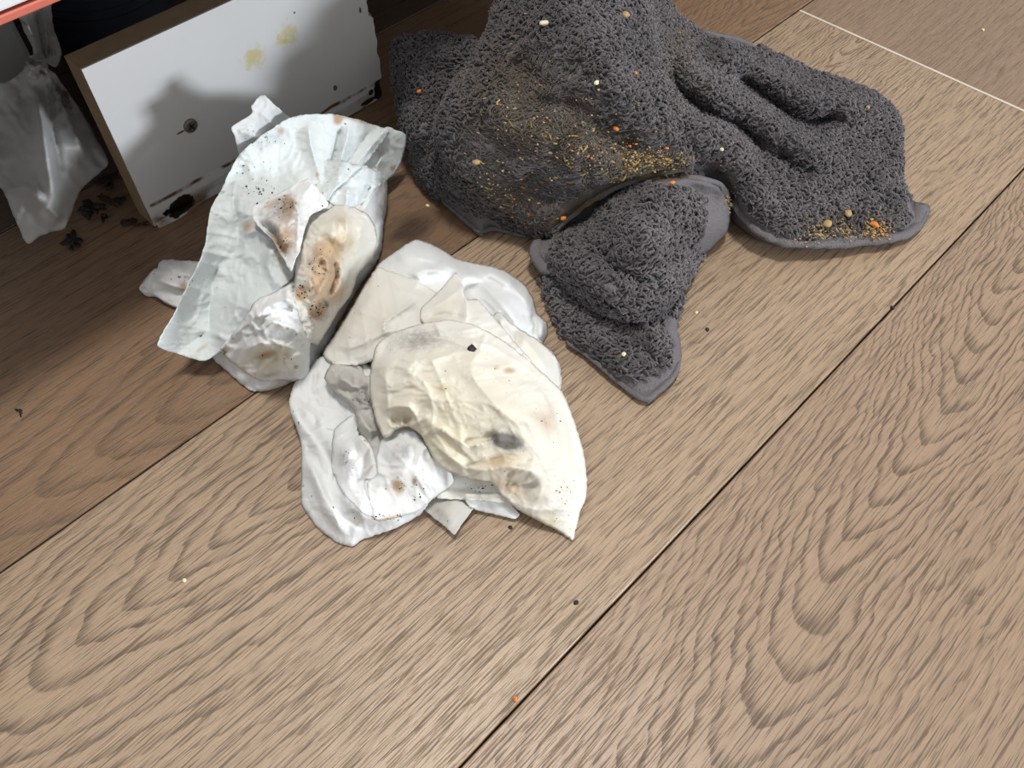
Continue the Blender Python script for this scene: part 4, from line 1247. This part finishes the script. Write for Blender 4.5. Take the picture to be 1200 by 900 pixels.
bag = empty('plastic_bag', (.06, .44, 0), 'thin translucent white plastic bag knotted at its neck, slumped under the cabinet', 'bag')
zg = ZBuf()
sheet('bag_body', bag, M_BAG,
      [Y(-30, 110, .47), Y(10, 95, .462), Y(30, 80, .455), Y(45, 75, .452), Y(62, 84, .450), Y(78, 105, .446), Y(95, 130, .440), Y(112, 160, .430), Y(127, 190, .420), Y(118, 202, .418), Y(95, 222, .412), Y(84, 250, .407), Y(75, 268, .404), Y(60, 272, .405), Y(45, 278, .406), Y(31, 285, .408), Y(18, 258, .416), Y(2, 222, .428), Y(-30, 190, .445)],
      [Y(40, 170, .415), Y(80, 180, .410), Y(10, 170, .44), Y(55, 240, .398)],
      [('r', 7, 7, [(40, 95), (48, 140), (56, 190), (62, 230), (66, 252)]), ('c', 6, -5, [(52, 90), (62, 150), (74, 210)]), ('c', 6, 4, [(60, 90), (80, 140), (100, 190)]), ('c', 7, 4, [(0, 222), (30, 220), (55, 238)]), ('c', 5, 4, [(40, 248), (55, 243), (74, 258)])],
      [(4., 46, 301), (1.2, 16, 302)], sp=2.6, zb=zg, thick=.0003, zmin=.001, stains=[(0, 72, 112, 14, 30, -35, .75), (0, 40, 82, 12, 8, 0, .7), (0, 60, 165, 4, 5, 0, .5), (0, 40, 215, 3, 3, 0, .6), (0, 22, 115, 4, 8, 30, .5)])
sheet('knot', bag, M_BAG,
      [Y(28, 78, .440), Y(34, 66, .442), Y(44, 64, .442), Y(54, 70, .440), Y(56, 84, .436), Y(46, 92, .434), Y(34, 92, .434), Y(28, 86, .437)],
      [Y(42, 78, .430)], [('r', 4, 4, [(32, 72), (44, 78), (52, 74)]), ('c', 3, -4, [(38, 68), (42, 80), (48, 90)])], [(3., 9, 305)], sp=1.8, zb=zg, thick=.0003, gap=.002, zmin=.02, stains=[(0, 36, 74, 9, 6, 0, .7), (0, 49, 85, 5, 4, 0, 1.)])
sheet('neck', bag, M_BAG,
      [Y(10, -30, .47), Y(22, 20, .465), Y(30, 40, .458), Y(38, 55, .452), Y(40, 70, .448), Y(52, 72, .446), Y(66, 78, .446), Y(72, 60, .452), Y(64, 36, .460), Y(60, 10, .468), Y(62, -30, .475)],
      (), [('c', 5, 8, [(28, 20), (40, 50), (46, 72)]), ('c', 5, 6, [(50, 10), (54, 45), (56, 75)]), ('c', 4, -6, [(40, 10), (48, 45), (50, 72)])], [(4., 22, 307)], sp=2.4, zb=zg, thick=.0003, gap=.001, zmin=.02, stains=[(0, 52, 45, 8, 30, 10, .45), (0, 60, 62, 8, 8, 0, .6)])
